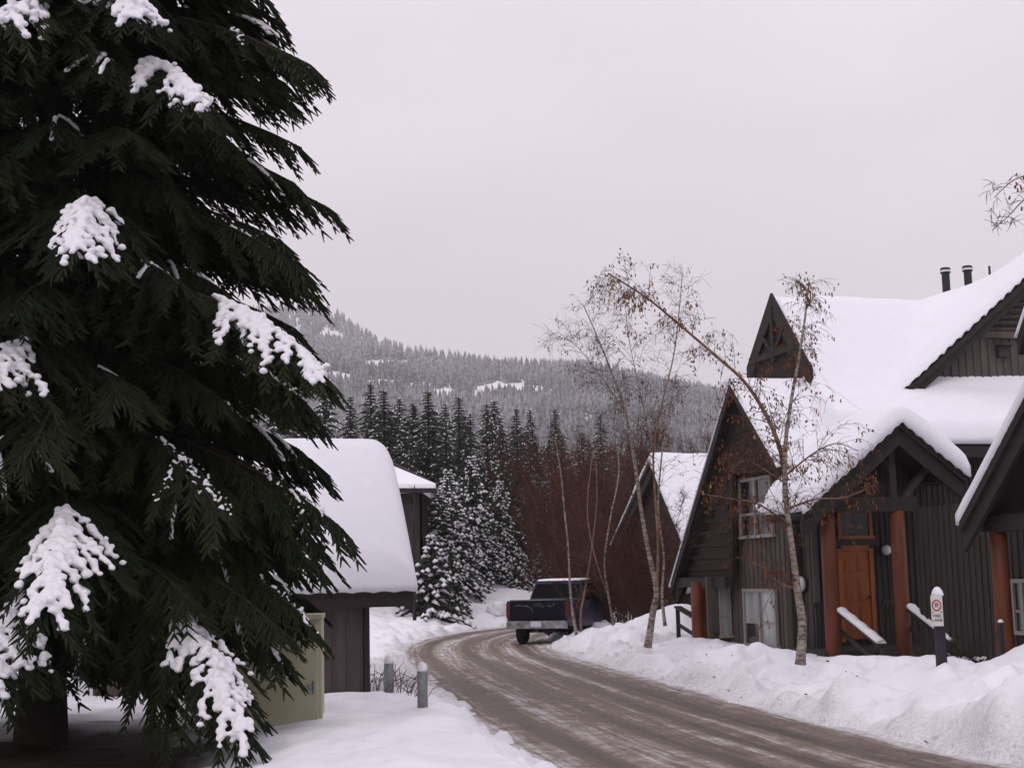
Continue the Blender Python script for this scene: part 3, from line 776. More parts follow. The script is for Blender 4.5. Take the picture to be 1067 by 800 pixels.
# ------------------------------------------------------------------ birches
def birch(name, label, stems, seed, group, zroot, twigs=90, leaf=260, side=1.1, hang=.25, trunk_r=.075, yellow=0, twig_from=.35, tw=.010):
    """stems: list of (points, r0, r1); side branches and hanging twigs grow from every stem"""
    rng = np.random.default_rng(seed)
    base = np.array(stems[0][0][0]); r = root(name, base, label, 'tree', group)
    tm = MB(); bm_ = MB(); A = []; B = []; WA = []; WB = []; LV = []
    for si, (pts, r0, r1) in enumerate(stems):
        pts = catmull(np.array(pts), 6); n = len(pts)
        (tm if si == 0 else bm_).tube(pts, [r0 + (r1 - r0) * (k / (n - 1)) ** .55 for k in range(n)], 8)
        L = np.linalg.norm(np.diff(pts, axis=0), axis=1).sum()
        nb = int(twigs * L / 6)
        for b_ in range(nb):
            f = twig_from + (1 - twig_from) * rng.random() if si == 0 else .08 + .92 * rng.random()
            k = min(int(f * (n - 1)), n - 2); p = pts[k]; td = pts[k + 1] - pts[k]; td /= np.linalg.norm(td)
            side_v = rng.normal(size=3); side_v -= td * side_v.dot(td); side_v /= np.linalg.norm(side_v)
            d = td * .55 + side_v * .8 + np.array([0, 0, .15]); d /= np.linalg.norm(d)
            l = side * (1.1 - .75 * f) * (.4 + .8 * rng.random()); w = tw * (1.2 - f); m_ = 6; q = p
            for j in range(m_):
                d = d + rng.normal(size=3) * .10 + np.array([0, 0, -hang * j / m_]); d /= np.linalg.norm(d)
                q2 = q + d * l / m_; A.append(q); B.append(q2); WA.append(w * (1 - .8 * j / m_)); WB.append(w * (1 - .8 * (j + 1) / m_))
                for s2 in range(2):
                    if rng.random() < .8:
                        d3 = d * .6 + rng.normal(size=3) * .55 + np.array([0, 0, -hang]); d3 /= np.linalg.norm(d3); l3 = (.12 + .3 * rng.random()) * side * .6
                        q3 = q2 + d3 * l3 * .5; d3 = d3 + np.array([0, 0, -hang * 1.2]); d3 /= np.linalg.norm(d3); q4 = q3 + d3 * l3 * .5
                        A += [q2, q3]; B += [q3, q4]; WA += [.0065, .0055]; WB += [.0055, .003]
                        LV += [q3, q4]
                q = q2
    tm.build('trunk', M['birch'], r, r, True)
    if bm_.v: bm_.build('limbs', M['birch_upper'], r, r, True)
    V, Q, va = crossed(A, B, WA, WB, rng); link_obj('branches', mesh_np('branches', V - base, Q), M['twig'], r)
    if leaf:
        LV = np.array(LV); cl = LV[rng.choice(len(LV), max(3, leaf // 3))]
        c = np.repeat(cl, 3, 0) + rng.normal(size=(len(cl) * 3, 3)) * .05
        e = c + np.array([0, 0, -1]) * (.030 + .025 * rng.random((len(c), 1))) + rng.normal(size=c.shape) * .012
        V, Q, va = crossed(c, e, .014, .028, rng)
        link_obj('leaves', mesh_np('leaves', V - base, Q), M['leaf'], r)
        if yellow:
            cl = LV[rng.choice(len(LV), yellow)]; e = cl + np.array([0, 0, -.06])
            V, Q, va = crossed(cl, e, .015, .045, rng); o = link_obj('yellow_leaves', mesh_np('yellow_leaves', V - base, Q), M['leaf_yellow'], r)
    return r
def pl(lst, Y0, Y1=None):
    Y1 = Y0 if Y1 is None else Y1; n = len(lst)
    return [P(a_, b_, Y0 + (Y1 - Y0) * i / (n - 1)) for i, (a_, b_) in enumerate(lst)]
birch('birch_tree', 'leaning birch with a long arched stem before the main house', [
    (pl([(834, 692), (836, 650), (831, 615), (826, 575), (819, 520), (818, 470), (824, 420), (833, 370), (839, 330), (843, 294)], 24, 23.5), .098, .013),
    (pl([(819, 500), (812, 465), (797, 430), (775, 397), (745, 370), (710, 340), (680, 315), (655, 298), (634, 285)], 24, 22.5), .05, .012),
    (pl([(826, 612), (810, 606), (797, 592), (783, 585)], 24, 23.4), .022, .008),
    (pl([(820, 530), (850, 520), (880, 518), (912, 505)], 24, 23.4), .025, .008), (pl([(819, 495), (848, 472), (872, 462), (895, 470)], 24, 24.6), .022, .006),
    (pl([(822, 545), (790, 525), (765, 520), (735, 515)], 24, 23.6), .02, .006), (pl([(820, 505), (795, 488), (775, 480), (760, 492)], 24, 24.2), .018, .006)],
    101, None, 0, twigs=84, leaf=1500, side=1.15, hang=.42, yellow=14, twig_from=.36, tw=.014)
b2 = [(pl([(675, 674), (680, 640), (684, 615), (676, 575), (668, 530), (661, 480), (652, 430), (640, 395), (622, 350), (608, 318)], 33, 32), .105, .010),
      (pl([(684, 615), (686, 570), (683, 520), (681, 470), (690, 420), (702, 370), (708, 320), (711, 285)], 33, 33.5), .05, .008),
      (pl([(652, 430), (628, 395), (605, 365), (580, 345)], 32.4, 31.8), .018, .005), (pl([(681, 470), (665, 400), (655, 350), (650, 300)], 33, 33), .018, .005)]
birch('birch_tree', 'forked birch on the snowbank before the left house porch', b2, 102, None, 0, twigs=58, leaf=560, side=1.6, hang=.12, twig_from=.45)
birch('birch_tree', 'thin birch standing right behind the pickup tailgate corner', [(pl([(601, 662), (597, 640), (594, 610), (592, 570), (588, 530), (584, 490), (578, 455)], 40, 40.5), .06, .012), (pl([(606, 660), (605, 640), (608, 622), (612, 600), (618, 560), (622, 520), (621, 480)], 40, 40.6), .045, .01)], 103, None, 0, twigs=55, leaf=160, side=1.3, hang=.1)
birch('birch_tree', 'slim birch beside the left house railing', [(pl([(693, 652), (690, 620), (692, 580), (686, 530), (690, 470), (697, 430), (705, 390)], 36, 36.4), .055, .012)], 104, None, 0, twigs=50, leaf=170, side=1.3, hang=.12)
birch('birch_tree', 'pale birch trunk before the left gable', [(pl([(640, 655), (634, 620), (630, 585), (636, 540), (645, 490), (640, 440), (650, 390)], 46, 46), .06, .012), (pl([(634, 620), (620, 580), (612, 530), (618, 470)], 46, 46.4), .045, .012)], 105, None, 0, twigs=40, leaf=120, side=1.5, hang=.1)
birch('birch_tree', 'birch reaching in from outside the upper right of the street', [(pl([(1178, 745), (1170, 560), (1160, 400), (1150, 250), (1145, 80)], 15.5, 15.2), .09, .025), (pl([(1150, 250), (1110, 200), (1080, 183), (1060, 186), (1046, 196), (1036, 206)], 15.2, 14.6), .016, .004), (pl([(1152, 290), (1105, 225), (1075, 205), (1050, 226), (1034, 240)], 15.2, 14.7), .016, .004)], 106, None, 0, twigs=26, leaf=60, side=.6, hang=.2, twig_from=.3)
# thin sapling by the shed
sp_ = pl([(432, 646), (432, 620), (431, 590), (430, 560), (431, 530), (432, 505)], 44, 44)
r = root('sapling', sp_[0], 'thin bare dark sapling stem right of the shed eave', 'tree')
t = MB(); t.tube(sp_, [.06, .05, .04, .03, .02, .008], 7); t.build('trunk', M['sapling'], r, r, True)
rng = np.random.default_rng(4); A = []; B = []
for k in range(60):
    f = .35 + .65 * rng.random(); p0 = sp_[0] + (sp_[-1] - sp_[0]) * f; an = rng.random() * 6.28
    A.append(p0); B.append(p0 + np.array([math.cos(an), math.sin(an), .8]) * (.25 + .6 * rng.random()) * (1.2 - f))
V, Q, va = crossed(A, B, .014, .005, rng); link_obj('branches', mesh_np('branches', V - np.array(sp_[0]), Q), M['sapling'], r)

# ------------------------------------------------------------------ timber houses
def smax(k, *a):
    a = [np.asarray(q, float) for q in a]; mx = a[0]
    for q in a[1:]: mx = np.maximum(mx, q)
    return mx + k * np.log(sum(np.exp((q - mx) / k) for q in a))
def edge_round(U, V, u0, u1, v0, v1, r, sides='lrfb'):
    """drop of a snow blanket near its free edges"""
    d = np.full(U.shape, 9.)
    w = .05 * fbm(U * 1.0, V, .55, 3)
    if 'l' in sides: d = np.minimum(d, U - u0)
    if 'r' in sides: d = np.minimum(d, u1 - U)
    if 'f' in sides: d = np.minimum(d, v1 - V)
    if 'b' in sides: d = np.minimum(d, V - v0)
    d = np.clip(d + w * np.clip(d * 6, 0, 1), 0, r) / r
    return r * (1 - np.sqrt(np.clip(1 - (1 - d) ** 2, 0, 1)))
def field_solid(name, u0, u1, v0, v1, top, bot, mat, parent, step=.09, frame=W, scallop=0, rootobj=None):
    us = np.linspace(u0, u1, max(3, int((u1 - u0) / step))); vs = np.linspace(v0, v1, max(3, int((v1 - v0) / step)))
    U, V = np.meshgrid(us, vs); Zt = top(U, V); Zb = bot(U, V)
    Zb = np.minimum(Zb, Zt - .02)
    o_, e1, e2 = frame(0, 0, 0), frame(1, 0, 0) - frame(0, 0, 0), frame(0, 1, 0) - frame(0, 0, 0)
    def pts(Z): return o_[None, None] + U[..., None] * e1 + V[..., None] * e2 + Z[..., None] * np.array([0, 0, 1.])
    nv, nu = U.shape; iv = np.arange(nv * nu).reshape(nv, nu); n = nv * nu
    Qt = np.stack([iv[:-1, :-1], iv[1:, :-1], iv[1:, 1:], iv[:-1, 1:]], -1).reshape(-1, 4)
    Qb = Qt[:, ::-1] + n
    rim = np.concatenate([iv[0, :], iv[1:, -1], iv[-1, -2::-1], iv[-2:0:-1, 0]]); nx_ = np.roll(rim, -1)
    Qs = np.stack([rim, nx_, nx_ + n, rim + n], -1)
    VV = np.concatenate([pts(Zt).reshape(-1, 3), pts(Zb).reshape(-1, 3)])
    if rootobj is not None: VV = VV - np.array(rootobj.location)
    o = link_obj(name, mesh_np(name, VV, np.concatenate([Qt, Qb, Qs])), mat, parent, True)
    return o

def siding(mb, p0, p1, zb, ztop, nrm, step=.25, thick=.12, bat=.045):
    """board wall from p0 to p1 (xy), ztop(t) its upper edge for t in 0..1; battens on the outside"""
    p0 = np.array([p0[0], p0[1], 0.]); p1 = np.array([p1[0], p1[1], 0.]); L = np.linalg.norm(p1 - p0); d = (p1 - p0) / L; nrm = np.array(nrm, float)
    ts = np.linspace(0, 1, 25)
    poly = [p0 + (0, 0, zb), p1 + (0, 0, zb)] + [p0 + d * L * t + np.array([0, 0, ztop(t)]) for t in ts[::-1]]
    mb.prism(poly, -nrm * thick)
    k = int(L / step)
    for i in range(k + 1):
        t = min(1, max(0, (i + .5) / (k + 1))); c = p0 + d * L * t + nrm * .012; zt = ztop(t)
        if zt - zb > .05: mb.box(c + np.array([0, 0, (zb + zt) / 2]), (bat, .03, zt - zb - .01), d, nrm, (0, 0, 1))

def window(parent, rt, c, ax, nrm, w, h, panes, mats, depth=.07, frame=.07, rail=None, label=None):
    """framed window; panes side by side, optional meeting rail at fraction rail of the height"""
    c = np.array(c, float); ax = np.array(ax, float); nrm = np.array(nrm, float); fb = MB(); up = np.array([0, 0, 1.])
    cc = c + nrm * depth / 2
    fb.box(cc + up * (h / 2 - frame / 2), (w, depth, frame), ax, nrm, up); fb.box(cc - up * (h / 2 - frame / 2), (w + .06, depth + .03, frame), ax, nrm, up)
    for k in range(panes + 1):
        fb.box(cc + ax * (-w / 2 + frame / 2 + (w - frame) * k / panes), (frame * (1 if k in (0, panes) else 1.3), depth - .004, h - 2 * frame), ax, nrm, up)
    if rail: fb.box(c + nrm * (depth / 2 - .012) + up * (-h / 2 + h * rail), (w - 2 * frame, depth - .03, frame * .7), ax, nrm, up)
    f = fb.build('window', M['winframe'], parent, rt)
    for k in range(panes):
        pw = (w - frame) / panes; x = -w / 2 + frame / 2 + pw * (k + .5)
        lo = 0 if rail else None
        segs = [(-h / 2 + frame, -h / 2 + h * rail), (-h / 2 + h * rail, h / 2 - frame)] if rail else [(-h / 2 + frame, h / 2 - frame)]
        for j, (z0, z1) in enumerate(segs):
            pb = MB(); pb.box(c + nrm * .02 + ax * x + up * (z0 + z1) / 2, (pw, .02, z1 - z0), ax, nrm, up)
            pb.build('pane', M[mats[k * len(segs) + j]], f, rt)
    return f
def rake_board(parent, rt, pts, nrm, depth=.30, thick=.06, name='fascia', mat='trim_dark'):
    b_ = MB(); n_ = np.array(nrm, float)
    for a, c in zip(pts[:-1], pts[1:]):
        a = np.array(a); c = np.array(c)
        b_.prism([a, c, c - (0, 0, depth), a - (0, 0, depth)], n_ * thick)
    return b_.build(name, M[mat], parent, rt)
def wall_lamp(parent, rt, c, nrm, r=.13):
    b_ = MB(); b_.lathe(np.array(c), [(r * 1.15, 0), (r * 1.15, .05), (r * .9, .06)], 20, nrm); l = b_.build('wall_lamp', M['trim_dark'], parent, rt)
    g = MB(); g.lathe(np.array(c) + np.array(nrm) * .055, [(r * .98, 0), (r * .95, .04), (r * .75, .09), (r * .4, .12), (.01, .13)], 20, nrm); g.build('lamp_glass', M['lamp_glass'], l, rt, True)
def log_post(parent, rt, base, ztop, r):
    b_ = MB(); base = np.array(base, float); H_ = ztop - base[2]
    b_.lathe(base, [(r * 1.04, 0), (r * 1.02, H_ * .3), (r, H_ * .7), (r * .97, H_)], 18)
    return b_.build('log_post', M['redlog'], parent, rt, True)
def panel_door(parent, rt, c, ax, nrm, w, h):
    """six panel door with casing and handle"""
    c = np.array(c, float); ax = np.array(ax, float); nrm = np.array(nrm, float); up = np.array([0, 0, 1.]); d = MB()
    d.box(c + nrm * .02, (w, .04, h), ax, nrm, up)
    for x in (-.24, .24):
        for z, hh in ((-.28, .28), (.06, .26), (.34, .16)):
            q = c + ax * x * w + up * z * h + nrm * .04
            d.box(q, (w * .36, .028, hh * h), ax, nrm, up); d.box(q + nrm * .012, (w * .26, .02, hh * h - .1 * w), ax, nrm, up)
    dd = d.build('door', M['orange_door'], parent, rt, False, .008)
    f = MB()
    for s_ in (-1, 1): f.box(c + ax * s_ * (w / 2 + .055) + nrm * .03, (.10, .08, h + .1), ax, nrm, up)
    f.box(c + up * (h / 2 + .06) + nrm * .03, (w + .02, .078, .11), ax, nrm, up)
    f.build('door_frame', M['orange_door'], dd, rt)
    k = MB(); k.lathe(c + ax * (w * .42) - up * .05 + nrm * .04, [(.03, 0), (.03, .01), (.012, .02), (.012, .05), (.035, .06), (.03, .085)], 12, nrm); k.build('handle', M['black'], dd, rt, True)
def handrail(parent, rt, a, b, lower=.42, npost=2, snow=True):
    a = np.array(a, float); b = np.array(b, float); m_ = MB()
    m_.bar(a, b, .19, .05); m_.bar(a - (0, 0, lower), b - (0, 0, lower), .045, .09)
    for k in range(npost):
        q = a + (b - a) * (k / (npost - 1)); m_.bar(q - (0, 0, 1.0), q - (0, 0, .03), .10, .10, (1, 0, 0))
    r_ = m_.build('handrail', M['rail'], parent, rt)
    if snow:
        s_ = MB(); d = (b - a); n = 14; pts = [a + d * (.03 + .94 * i / n) + np.array([0, 0, .035]) for i in range(n + 1)]
        x = np.cross(d / np.linalg.norm(d), (0, 0, 1)); x /= np.linalg.norm(x)
        vs = []; fs = []
        for i, p in enumerate(pts):
            hgt = .075 + .018 * math.sin(i * 1.9)
            if i in (0, n): hgt *= .5
            for sx_, z_ in ((-.105, 0), (-.09, hgt * .7), (0, hgt), (.09, hgt * .7), (.105, 0)): vs.append(p + x * sx_ + np.array([0, 0, z_]))
        for i in range(n):
            for j in range(4): fs.append((i * 5 + j, i * 5 + j + 1, i * 5 + j + 6, i * 5 + j + 5))
            fs.append((i * 5 + 4, i * 5, i * 5 + 5, i * 5 + 9))
        fs.append((0, 1, 2, 3, 4)); fs.append(tuple(n * 5 + j for j in (4, 3, 2, 1, 0)))
        s_.add(vs, fs); s_.build('rail_snow', M['snow_tree'], r_, rt, True)

# ---- main house
house = root('timber_house', W(3, 2, 0), 'large grey brown timber house under thick snow with orange entrance door', 'house', 'timber houses along the street')
UR = -.5
pk = PU(763, 398, UR); lf = PU(702, 605, UR); rg = PU(814, 488, UR)
sL = (pk[1] - lf[1]) / (pk[0] - lf[0]); sR = (pk[1] - rg[1]) / (rg[0] - pk[0])
def Gz(v): return np.where(np.asarray(v) > pk[0], pk[1] - sR * (v - pk[0]), pk[1] - sL * (pk[0] - v))
MV = np.array([(-6, 4.0), (-1.8, 7.15), (-.25, 8.78), (0, 8.88), (.25, 8.72), (1.82, 6.86), (2.5, 6.25), (3.4, 5.78), (4.9, 5.08)])
def mainz(v): return np.interp(v, MV[:, 0], MV[:, 1])
def hipz(u): return 6.75 + 2.5 * (u - 1.46)
def crossz(u, v):
    sl = .80 - .50 * sstep(2.0, -.6, v)
    return 9.25 + (u - 7.1) * sl - np.where(u > 8.9, (u - 8.9) * 2 * sl, 0)
EPK = PV(935, 438, 6.3)
def entz(u): return EPK[1] - np.where(u < EPK[0], .825, .79) * np.abs(u - EPK[0])
def dent(U, V, a=.05): return 1.5 * a * fbm(U, V, 1.7, 2) + .35 * a * fbm(U, V, .35, 2)

# lower blanket over the left gable
def topA(U, V):
    z = smax(.10, Gz(V) + .14, np.minimum(np.where((V > -1.9) & (V < 4.6), hipz(U), -5), mainz(V)), entz(U) + .30 - np.clip(4.6 - V, 0, 9) * .0 - np.where(V < 3.2, 9, 0))
    return z - edge_round(U, V, -.60, 1.62, -2.66, 4.12, .12, 'lfb') + dent(U, V, .03)
field_solid('roof_snow', -.60, 1.62, -2.66, 4.12, topA, lambda U, V: Gz(V) + .005, M['snow_roof'], house, .075, rootobj=house)
field_solid('roof', -.44, 1.62, lf[0] - .02, 4.08, lambda U, V: Gz(V) + .0, lambda U, V: Gz(V) - .13, M['trim_dark'], house, .3, rootobj=house)
# main slope
def topB(U, V):
    z = smax(.16, mainz(V) + 0 * U, np.where(V > 3.0, entz(U) + .33, -9.), np.where(V < 2.7, -9, 5.05 + .12 * np.clip(U - 3.6, 0, 9) ** 1.6 + 0 * V))
    z = np.where(V > 2.7, np.minimum(z, mainz(V) + np.clip(z - mainz(V), 0, .75)), z)
    return z - edge_round(U, V, 1.42, 10.4, -5.5, 4.78, .40, 'f') - edge_round(U, V, 1.42, 10.4, -5.5, 4.8, .10, 'l') + dent(U, V, .05)
field_solid('roof_snow', 1.42, 10.4, -5.5, 4.78, topB, lambda U, V: mainz(V) - .46 + 0 * U, M['snow_roof'], house, .085, rootobj=house)
field_solid('roof', 1.95, 10.4, -5.45, 4.72, lambda U, V: mainz(V) - .47 + 0 * U, lambda U, V: mainz(V) - .62 + 0 * U, M['trim_dark'], house, .3, rootobj=house)
# cross gable roof with a scalloped front edge
def topC(U, V):
    return crossz(U, V) + .10 - edge_round(U, V, 3.3, 10.4, -5, 2.62, .22, 'f') + dent(U, V, .04)
field_solid('roof_snow', 3.25, 10.4, -5, 2.62, topC, lambda U, V: crossz(U, V) - .22 + .085 * np.abs(np.sin(U * 13)) + 0 * V, M['snow_roof'], house, .07, rootobj=house)
field_solid('roof', 3.4, 10.4, -5, 2.56, lambda U, V: crossz(U, V) - .19, lambda U, V: crossz(U, V) - .33, M['trim_dark'], house, .25, rootobj=house)
field_solid('roof_snow', -.02, 1.62, 4.0, 4.85, lambda U, V: smax(.10, Gz(V) + .14, entz(U) + .30) + dent(U, V, .03), lambda U, V: Gz(V) - .1, M['snow_roof'], house, .075, rootobj=house)
# entrance gable
def topD(U, V):
    a = np.sqrt((U - EPK[0]) ** 2 + .06) - .10
    z = EPK[1] + .46 - np.where(U < EPK[0], .825, .79) * a
    return z - edge_round(U, V, -1.18, 2.62, 4.6, 6.50, .30, 'lrf') + dent(U, V, .06)
field_solid('roof_snow', -1.18, 2.62, 4.6, 6.50, topD, lambda U, V: entz(U) + np.where(V > 6.38, -.05, .01) + .05 * np.abs(np.sin(U * 15)) + .05 * fbm(U, V, .6, 2), M['snow_roof'], house, .06, rootobj=house)
field_solid('roof', -1.14, 2.54, 4.62, 6.30, lambda U, V: entz(U) + 0 * V, lambda U, V: entz(U) - .14 + 0 * V, M['trim_dark'], house, .25, rootobj=house)

# left gable: fascia, shingled infill, bay wall
rake_board(house, house, [W(UR, lf[0] - .05, lf[1] + .03), W(UR, pk[0], pk[1] + .08), W(UR, 4.15, float(Gz(4.15)) + .03)], -EU, .34, .07)
IU = -.28
poly = [PU(704, 604, IU), PU(763, 604, IU), PU(763, 494, IU), PU(813, 490, IU)]
top_v = pk[0]
pts = [(poly[0][0], float(Gz(poly[0][0])) - .14)] + [poly[0], poly[1], poly[2], poly[3], (poly[3][0], float(Gz(poly[3][0])) - .14), (top_v, pk[1] - .14)]
b_ = MB(); b_.prism([W(IU, v, z) for v, z in pts], EU * .12)
for k in range(15):   # shingle courses as thin proud strips
    z = 2.1 + k * .29; va = pk[0] - (pk[1] - .3 - z) / sL; vb = min(pk[0] + (pk[1] - .3 - z) / sR, poly[1][0] if z < poly[2][1] else 9)
    if vb - va > .1: b_.box((W(IU - .012, va, z) + W(IU - .012, vb, z)) / 2, (vb - va, .03, .10), EV, EU, (0, 0, 1))
b_.build('wall', M['brown_infill'], house, house)
b_ = MB(); b_.bar(W(IU - .1, poly[0][0] - .1, poly[0][1] - .06), W(IU - .1, poly[1][0], poly[1][1] - .06), .2, .24); b_.build('beam', M['trim_dark'], house, house)
b_ = MB()
v763 = PU(763, 640, 0)[0]
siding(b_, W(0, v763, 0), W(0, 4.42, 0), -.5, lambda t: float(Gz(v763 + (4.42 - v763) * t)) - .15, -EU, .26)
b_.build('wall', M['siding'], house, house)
# upper and lower bay windows
def bay_window(px0, py0, px1, py1, u, mats, rail, panes=2):
    a = PU(px0, py0, u); c = PU(px1, py1, u)
    return window(house, house, W(u - .0, (a[0] + c[0]) / 2, (a[1] + c[1]) / 2), EV, -EU, abs(c[0] - a[0]), abs(a[1] - c[1]), panes, mats, .08, .075, rail)
bay_window(776, 613, 813, 676, -.03, ['pane_dark', 'pane_light', 'pane_light', 'pane_light'], .42)
bay_window(771, 500, 808, 559, -.03, ['pane_dark'] * 4, .40)
# wing wall facing the street with a narrow window
b_ = MB(); siding(b_, W(-.62, v763, 0), W(-.02, v763, 0), -.5, lambda t: 1.9, EV, .2); b_.build('wall', M['siding'], house, house)
a = PV(748, 612, v763 + .02); c = PV(762, 664, v763 + .02)
window(house, house, W((a[0] + c[0]) / 2, v763 + .03, (a[1] + c[1]) / 2), EU, EV, abs(c[0] - a[0]), abs(a[1] - c[1]), 1, ['pane_light', 'pane_light'], .07, .06, .42)
# porch behind: back wall, door, post, rails
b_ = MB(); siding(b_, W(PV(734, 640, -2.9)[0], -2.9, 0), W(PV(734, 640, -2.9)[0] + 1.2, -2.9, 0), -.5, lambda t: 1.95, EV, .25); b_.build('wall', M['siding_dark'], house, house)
a = PV(740, 612, -2.85); panel_door(house, house, W(a[0], -2.85, .75), EU, EV, .9, 2.0)
a = PU(728, 676, -.75); log_post(house, house, W(-.75, a[0], a[1] - .6), PU(728, 606, -.75)[1], .135)
s0 = P(706, 632, 37.6); e0 = s0 + EV * 2.5; e0[2] = P(745, 656, e0[1])[2]
handrail(house, house, s0, e0, .45, 3, False)
# street wall
wl = PV(850, 600, 3.95)[0]
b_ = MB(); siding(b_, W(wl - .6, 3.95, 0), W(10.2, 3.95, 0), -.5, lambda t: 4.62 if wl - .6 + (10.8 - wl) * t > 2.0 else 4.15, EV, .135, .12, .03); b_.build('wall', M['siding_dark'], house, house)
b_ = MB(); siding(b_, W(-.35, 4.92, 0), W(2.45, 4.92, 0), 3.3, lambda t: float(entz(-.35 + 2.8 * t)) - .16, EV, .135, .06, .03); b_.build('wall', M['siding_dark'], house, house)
b_ = MB(); b_.bar(W(2.45, 4.74, 4.50), W(10.4, 4.74, 4.50), .08, .24); b_.build('fascia', M['trim_dark'], house, house)
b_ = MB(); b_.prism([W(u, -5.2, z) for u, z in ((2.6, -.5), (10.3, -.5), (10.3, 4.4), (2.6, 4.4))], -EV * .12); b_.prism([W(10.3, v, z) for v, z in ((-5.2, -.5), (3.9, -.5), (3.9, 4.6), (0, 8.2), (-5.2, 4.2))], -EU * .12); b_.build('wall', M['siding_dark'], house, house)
# entrance gable fascia (double board), brackets, beam, posts
for dz, dv, dep, th in ((.02, 6.30, .17, .09), (-.15, 6.24, .36, .07)):
    for s_ in (-1, 1):
        ue = -1.15 if s_ < 0 else 2.56
        rake_board(house, house, [W(EPK[0], dv, EPK[1] + dz), W(ue, dv, float(entz(ue)) + dz)], EV, dep, th)
a, c = PV(848, 523, 5.9), PV(946, 520, 5.9)
b_ = MB(); b_.bar(W(a[0], 5.9, a[1] - .06), W(c[0] + .15, 5.9, a[1] - .06), .24, .30); b_.build('beam', M['trim_dark'], house, house)
b_ = MB(); b_.bar(W(EPK[0], 6.1, EPK[1] - .25), W(EPK[0], 4.1, EPK[1] - .25), .2, .26); b_.build('beam', M['trim_dark'], house, house)
b_ = MB(); b_.bar(W(1.35, 5.92, a[1] + .05), W(1.98, 5.92, a[1] + .72), .12, .16, EV); b_.bar(W(EPK[0], 5.92, a[1]), W(EPK[0], 5.92, EPK[1] - .3), .14, .14, EV); b_.build('bracket', M['siding_dark'], house, house)
b_ = MB(); b_.bar(W(2.2, 6.1, 3.86), W(2.2, 4.1, 3.86), .22, .2); b_.build('beam', M['trim_dark'], house, house)
for px in (865, 938):
    q = PV(px, 600, 5.9); log_post(house, house, W(q[0], 5.9, -.2), a[1] - .2, .155)
# entrance door with transom light, lamps
d0, d1 = PV(874, 574, 4.0), PV(910, 665, 4.0); dw = d1[0] - d0[0]; dh = d0[1] - d1[1]
panel_door(house, house, W((d0[0] + d1[0]) / 2, 4.0, (d0[1] + d1[1]) / 2), EU, EV, dw - .06, dh)
t0, t1 = PV(871, 531, 4.0), PV(908, 561, 4.0)
f = window(house, house, W((t0[0] + t1[0]) / 2, 4.0, (t0[1] + t1[1]) / 2), EU, EV, t1[0] - t0[0], t0[1] - t1[1], 1, ['pane_dark'], .07, .07)
f.data.materials[0] = M['orange_door']
b_ = MB(); b_.box(W((t0[0] + t1[0]) / 2, 4.02, (t1[1] + d0[1]) / 2 + .06), (dw + .3, .06, .2), EU, EV); b_.build('lintel', M['siding_dark'], house, house)
q = PV(922, 573, 4.0); wall_lamp(house, house, W(q[0], 4.0, q[1]), EV, .115)
q = PU(838, 608, -.02); wall_lamp(house, house, W(-.02, q[0], q[1]), -EU, .17)
b_ = MB(); b_.box(W(1.0, 4.9, .30), (3.2, 2.1, .14), EU, EV); b_.box(W(.75, 6.35, .05), (1.6, .5, .14), EU, EV); b_.build('porch_deck', M['siding_dark'], house, house)
# stair handrails with a ridge of snow
for (x0, y0, x1, y1) in ((873, 635, 916, 673), (945, 631, 990, 671)):
    u_, z_ = PV(x0, y0, 5.9); s0 = W(u_, 5.9, z_); e0 = s0 + EV * 1.75; e0[2] = P(x1, y1, e0[1])[2]
    handrail(house, house, s0, e0, .40, 2, True)
# porch balustrades either side of the door
for (x0, x1) in ((848, 861), (920, 936)):
    b_ = MB()
    ua, ub = PV(x0, 640, 4.6)[0], PV(x1, 640, 4.6)[0]; b_.bar(W(ua, 4.6, 1.28), W(ub, 4.6, 1.28), .06, .08)
    for k in range(5): b_.bar(W(ua + (ub - ua) * k / 4, 4.6, .3), W(ua + (ub - ua) * k / 4, 4.6, 1.25), .035, .035, (1, 0, 0))
    b_.build('balustrade', M['rail'], house, house)
# gablet: recessed dark triangle with struts and rake boards
g0 = PU(780, 383, 1.36); g1 = PU(847, 383, 1.36); gp = PU(805, 307, 1.36)
rake_board(house, house, [W(1.36, g0[0], g0[1]), W(1.36, gp[0], gp[1] + .04), W(1.36, g1[0], g1[1])], -EU, .56, .06)
b_ = MB(); b_.prism([W(1.375, g0[0] + .08, g0[1] - .5), W(1.375, g1[0] - .12, g1[1] - .5), W(1.375, gp[0], gp[1] - .2)], EU * .03); b_.build('wall', M['brown_infill'], house, house)
b_ = MB(); mid = (g0[0] + g1[0]) / 2
b_.bar(W(1.34, gp[0], gp[1] - .3), W(1.34, gp[0], g0[1] - .1), .14, .14, EU)
for s_ in (-1, 1): b_.bar(W(1.34, gp[0], g0[1] + .1), W(1.34, gp[0] + s_ * .62, gp[1] - .95), .1, .12, EU)
b_.bar(W(1.34, g0[0] + .2, g0[1] + .12), W(1.34, g1[0] - .75, g0[1] + .12), .12, .16); b_.build('truss', M['trim_dark'], house, house)
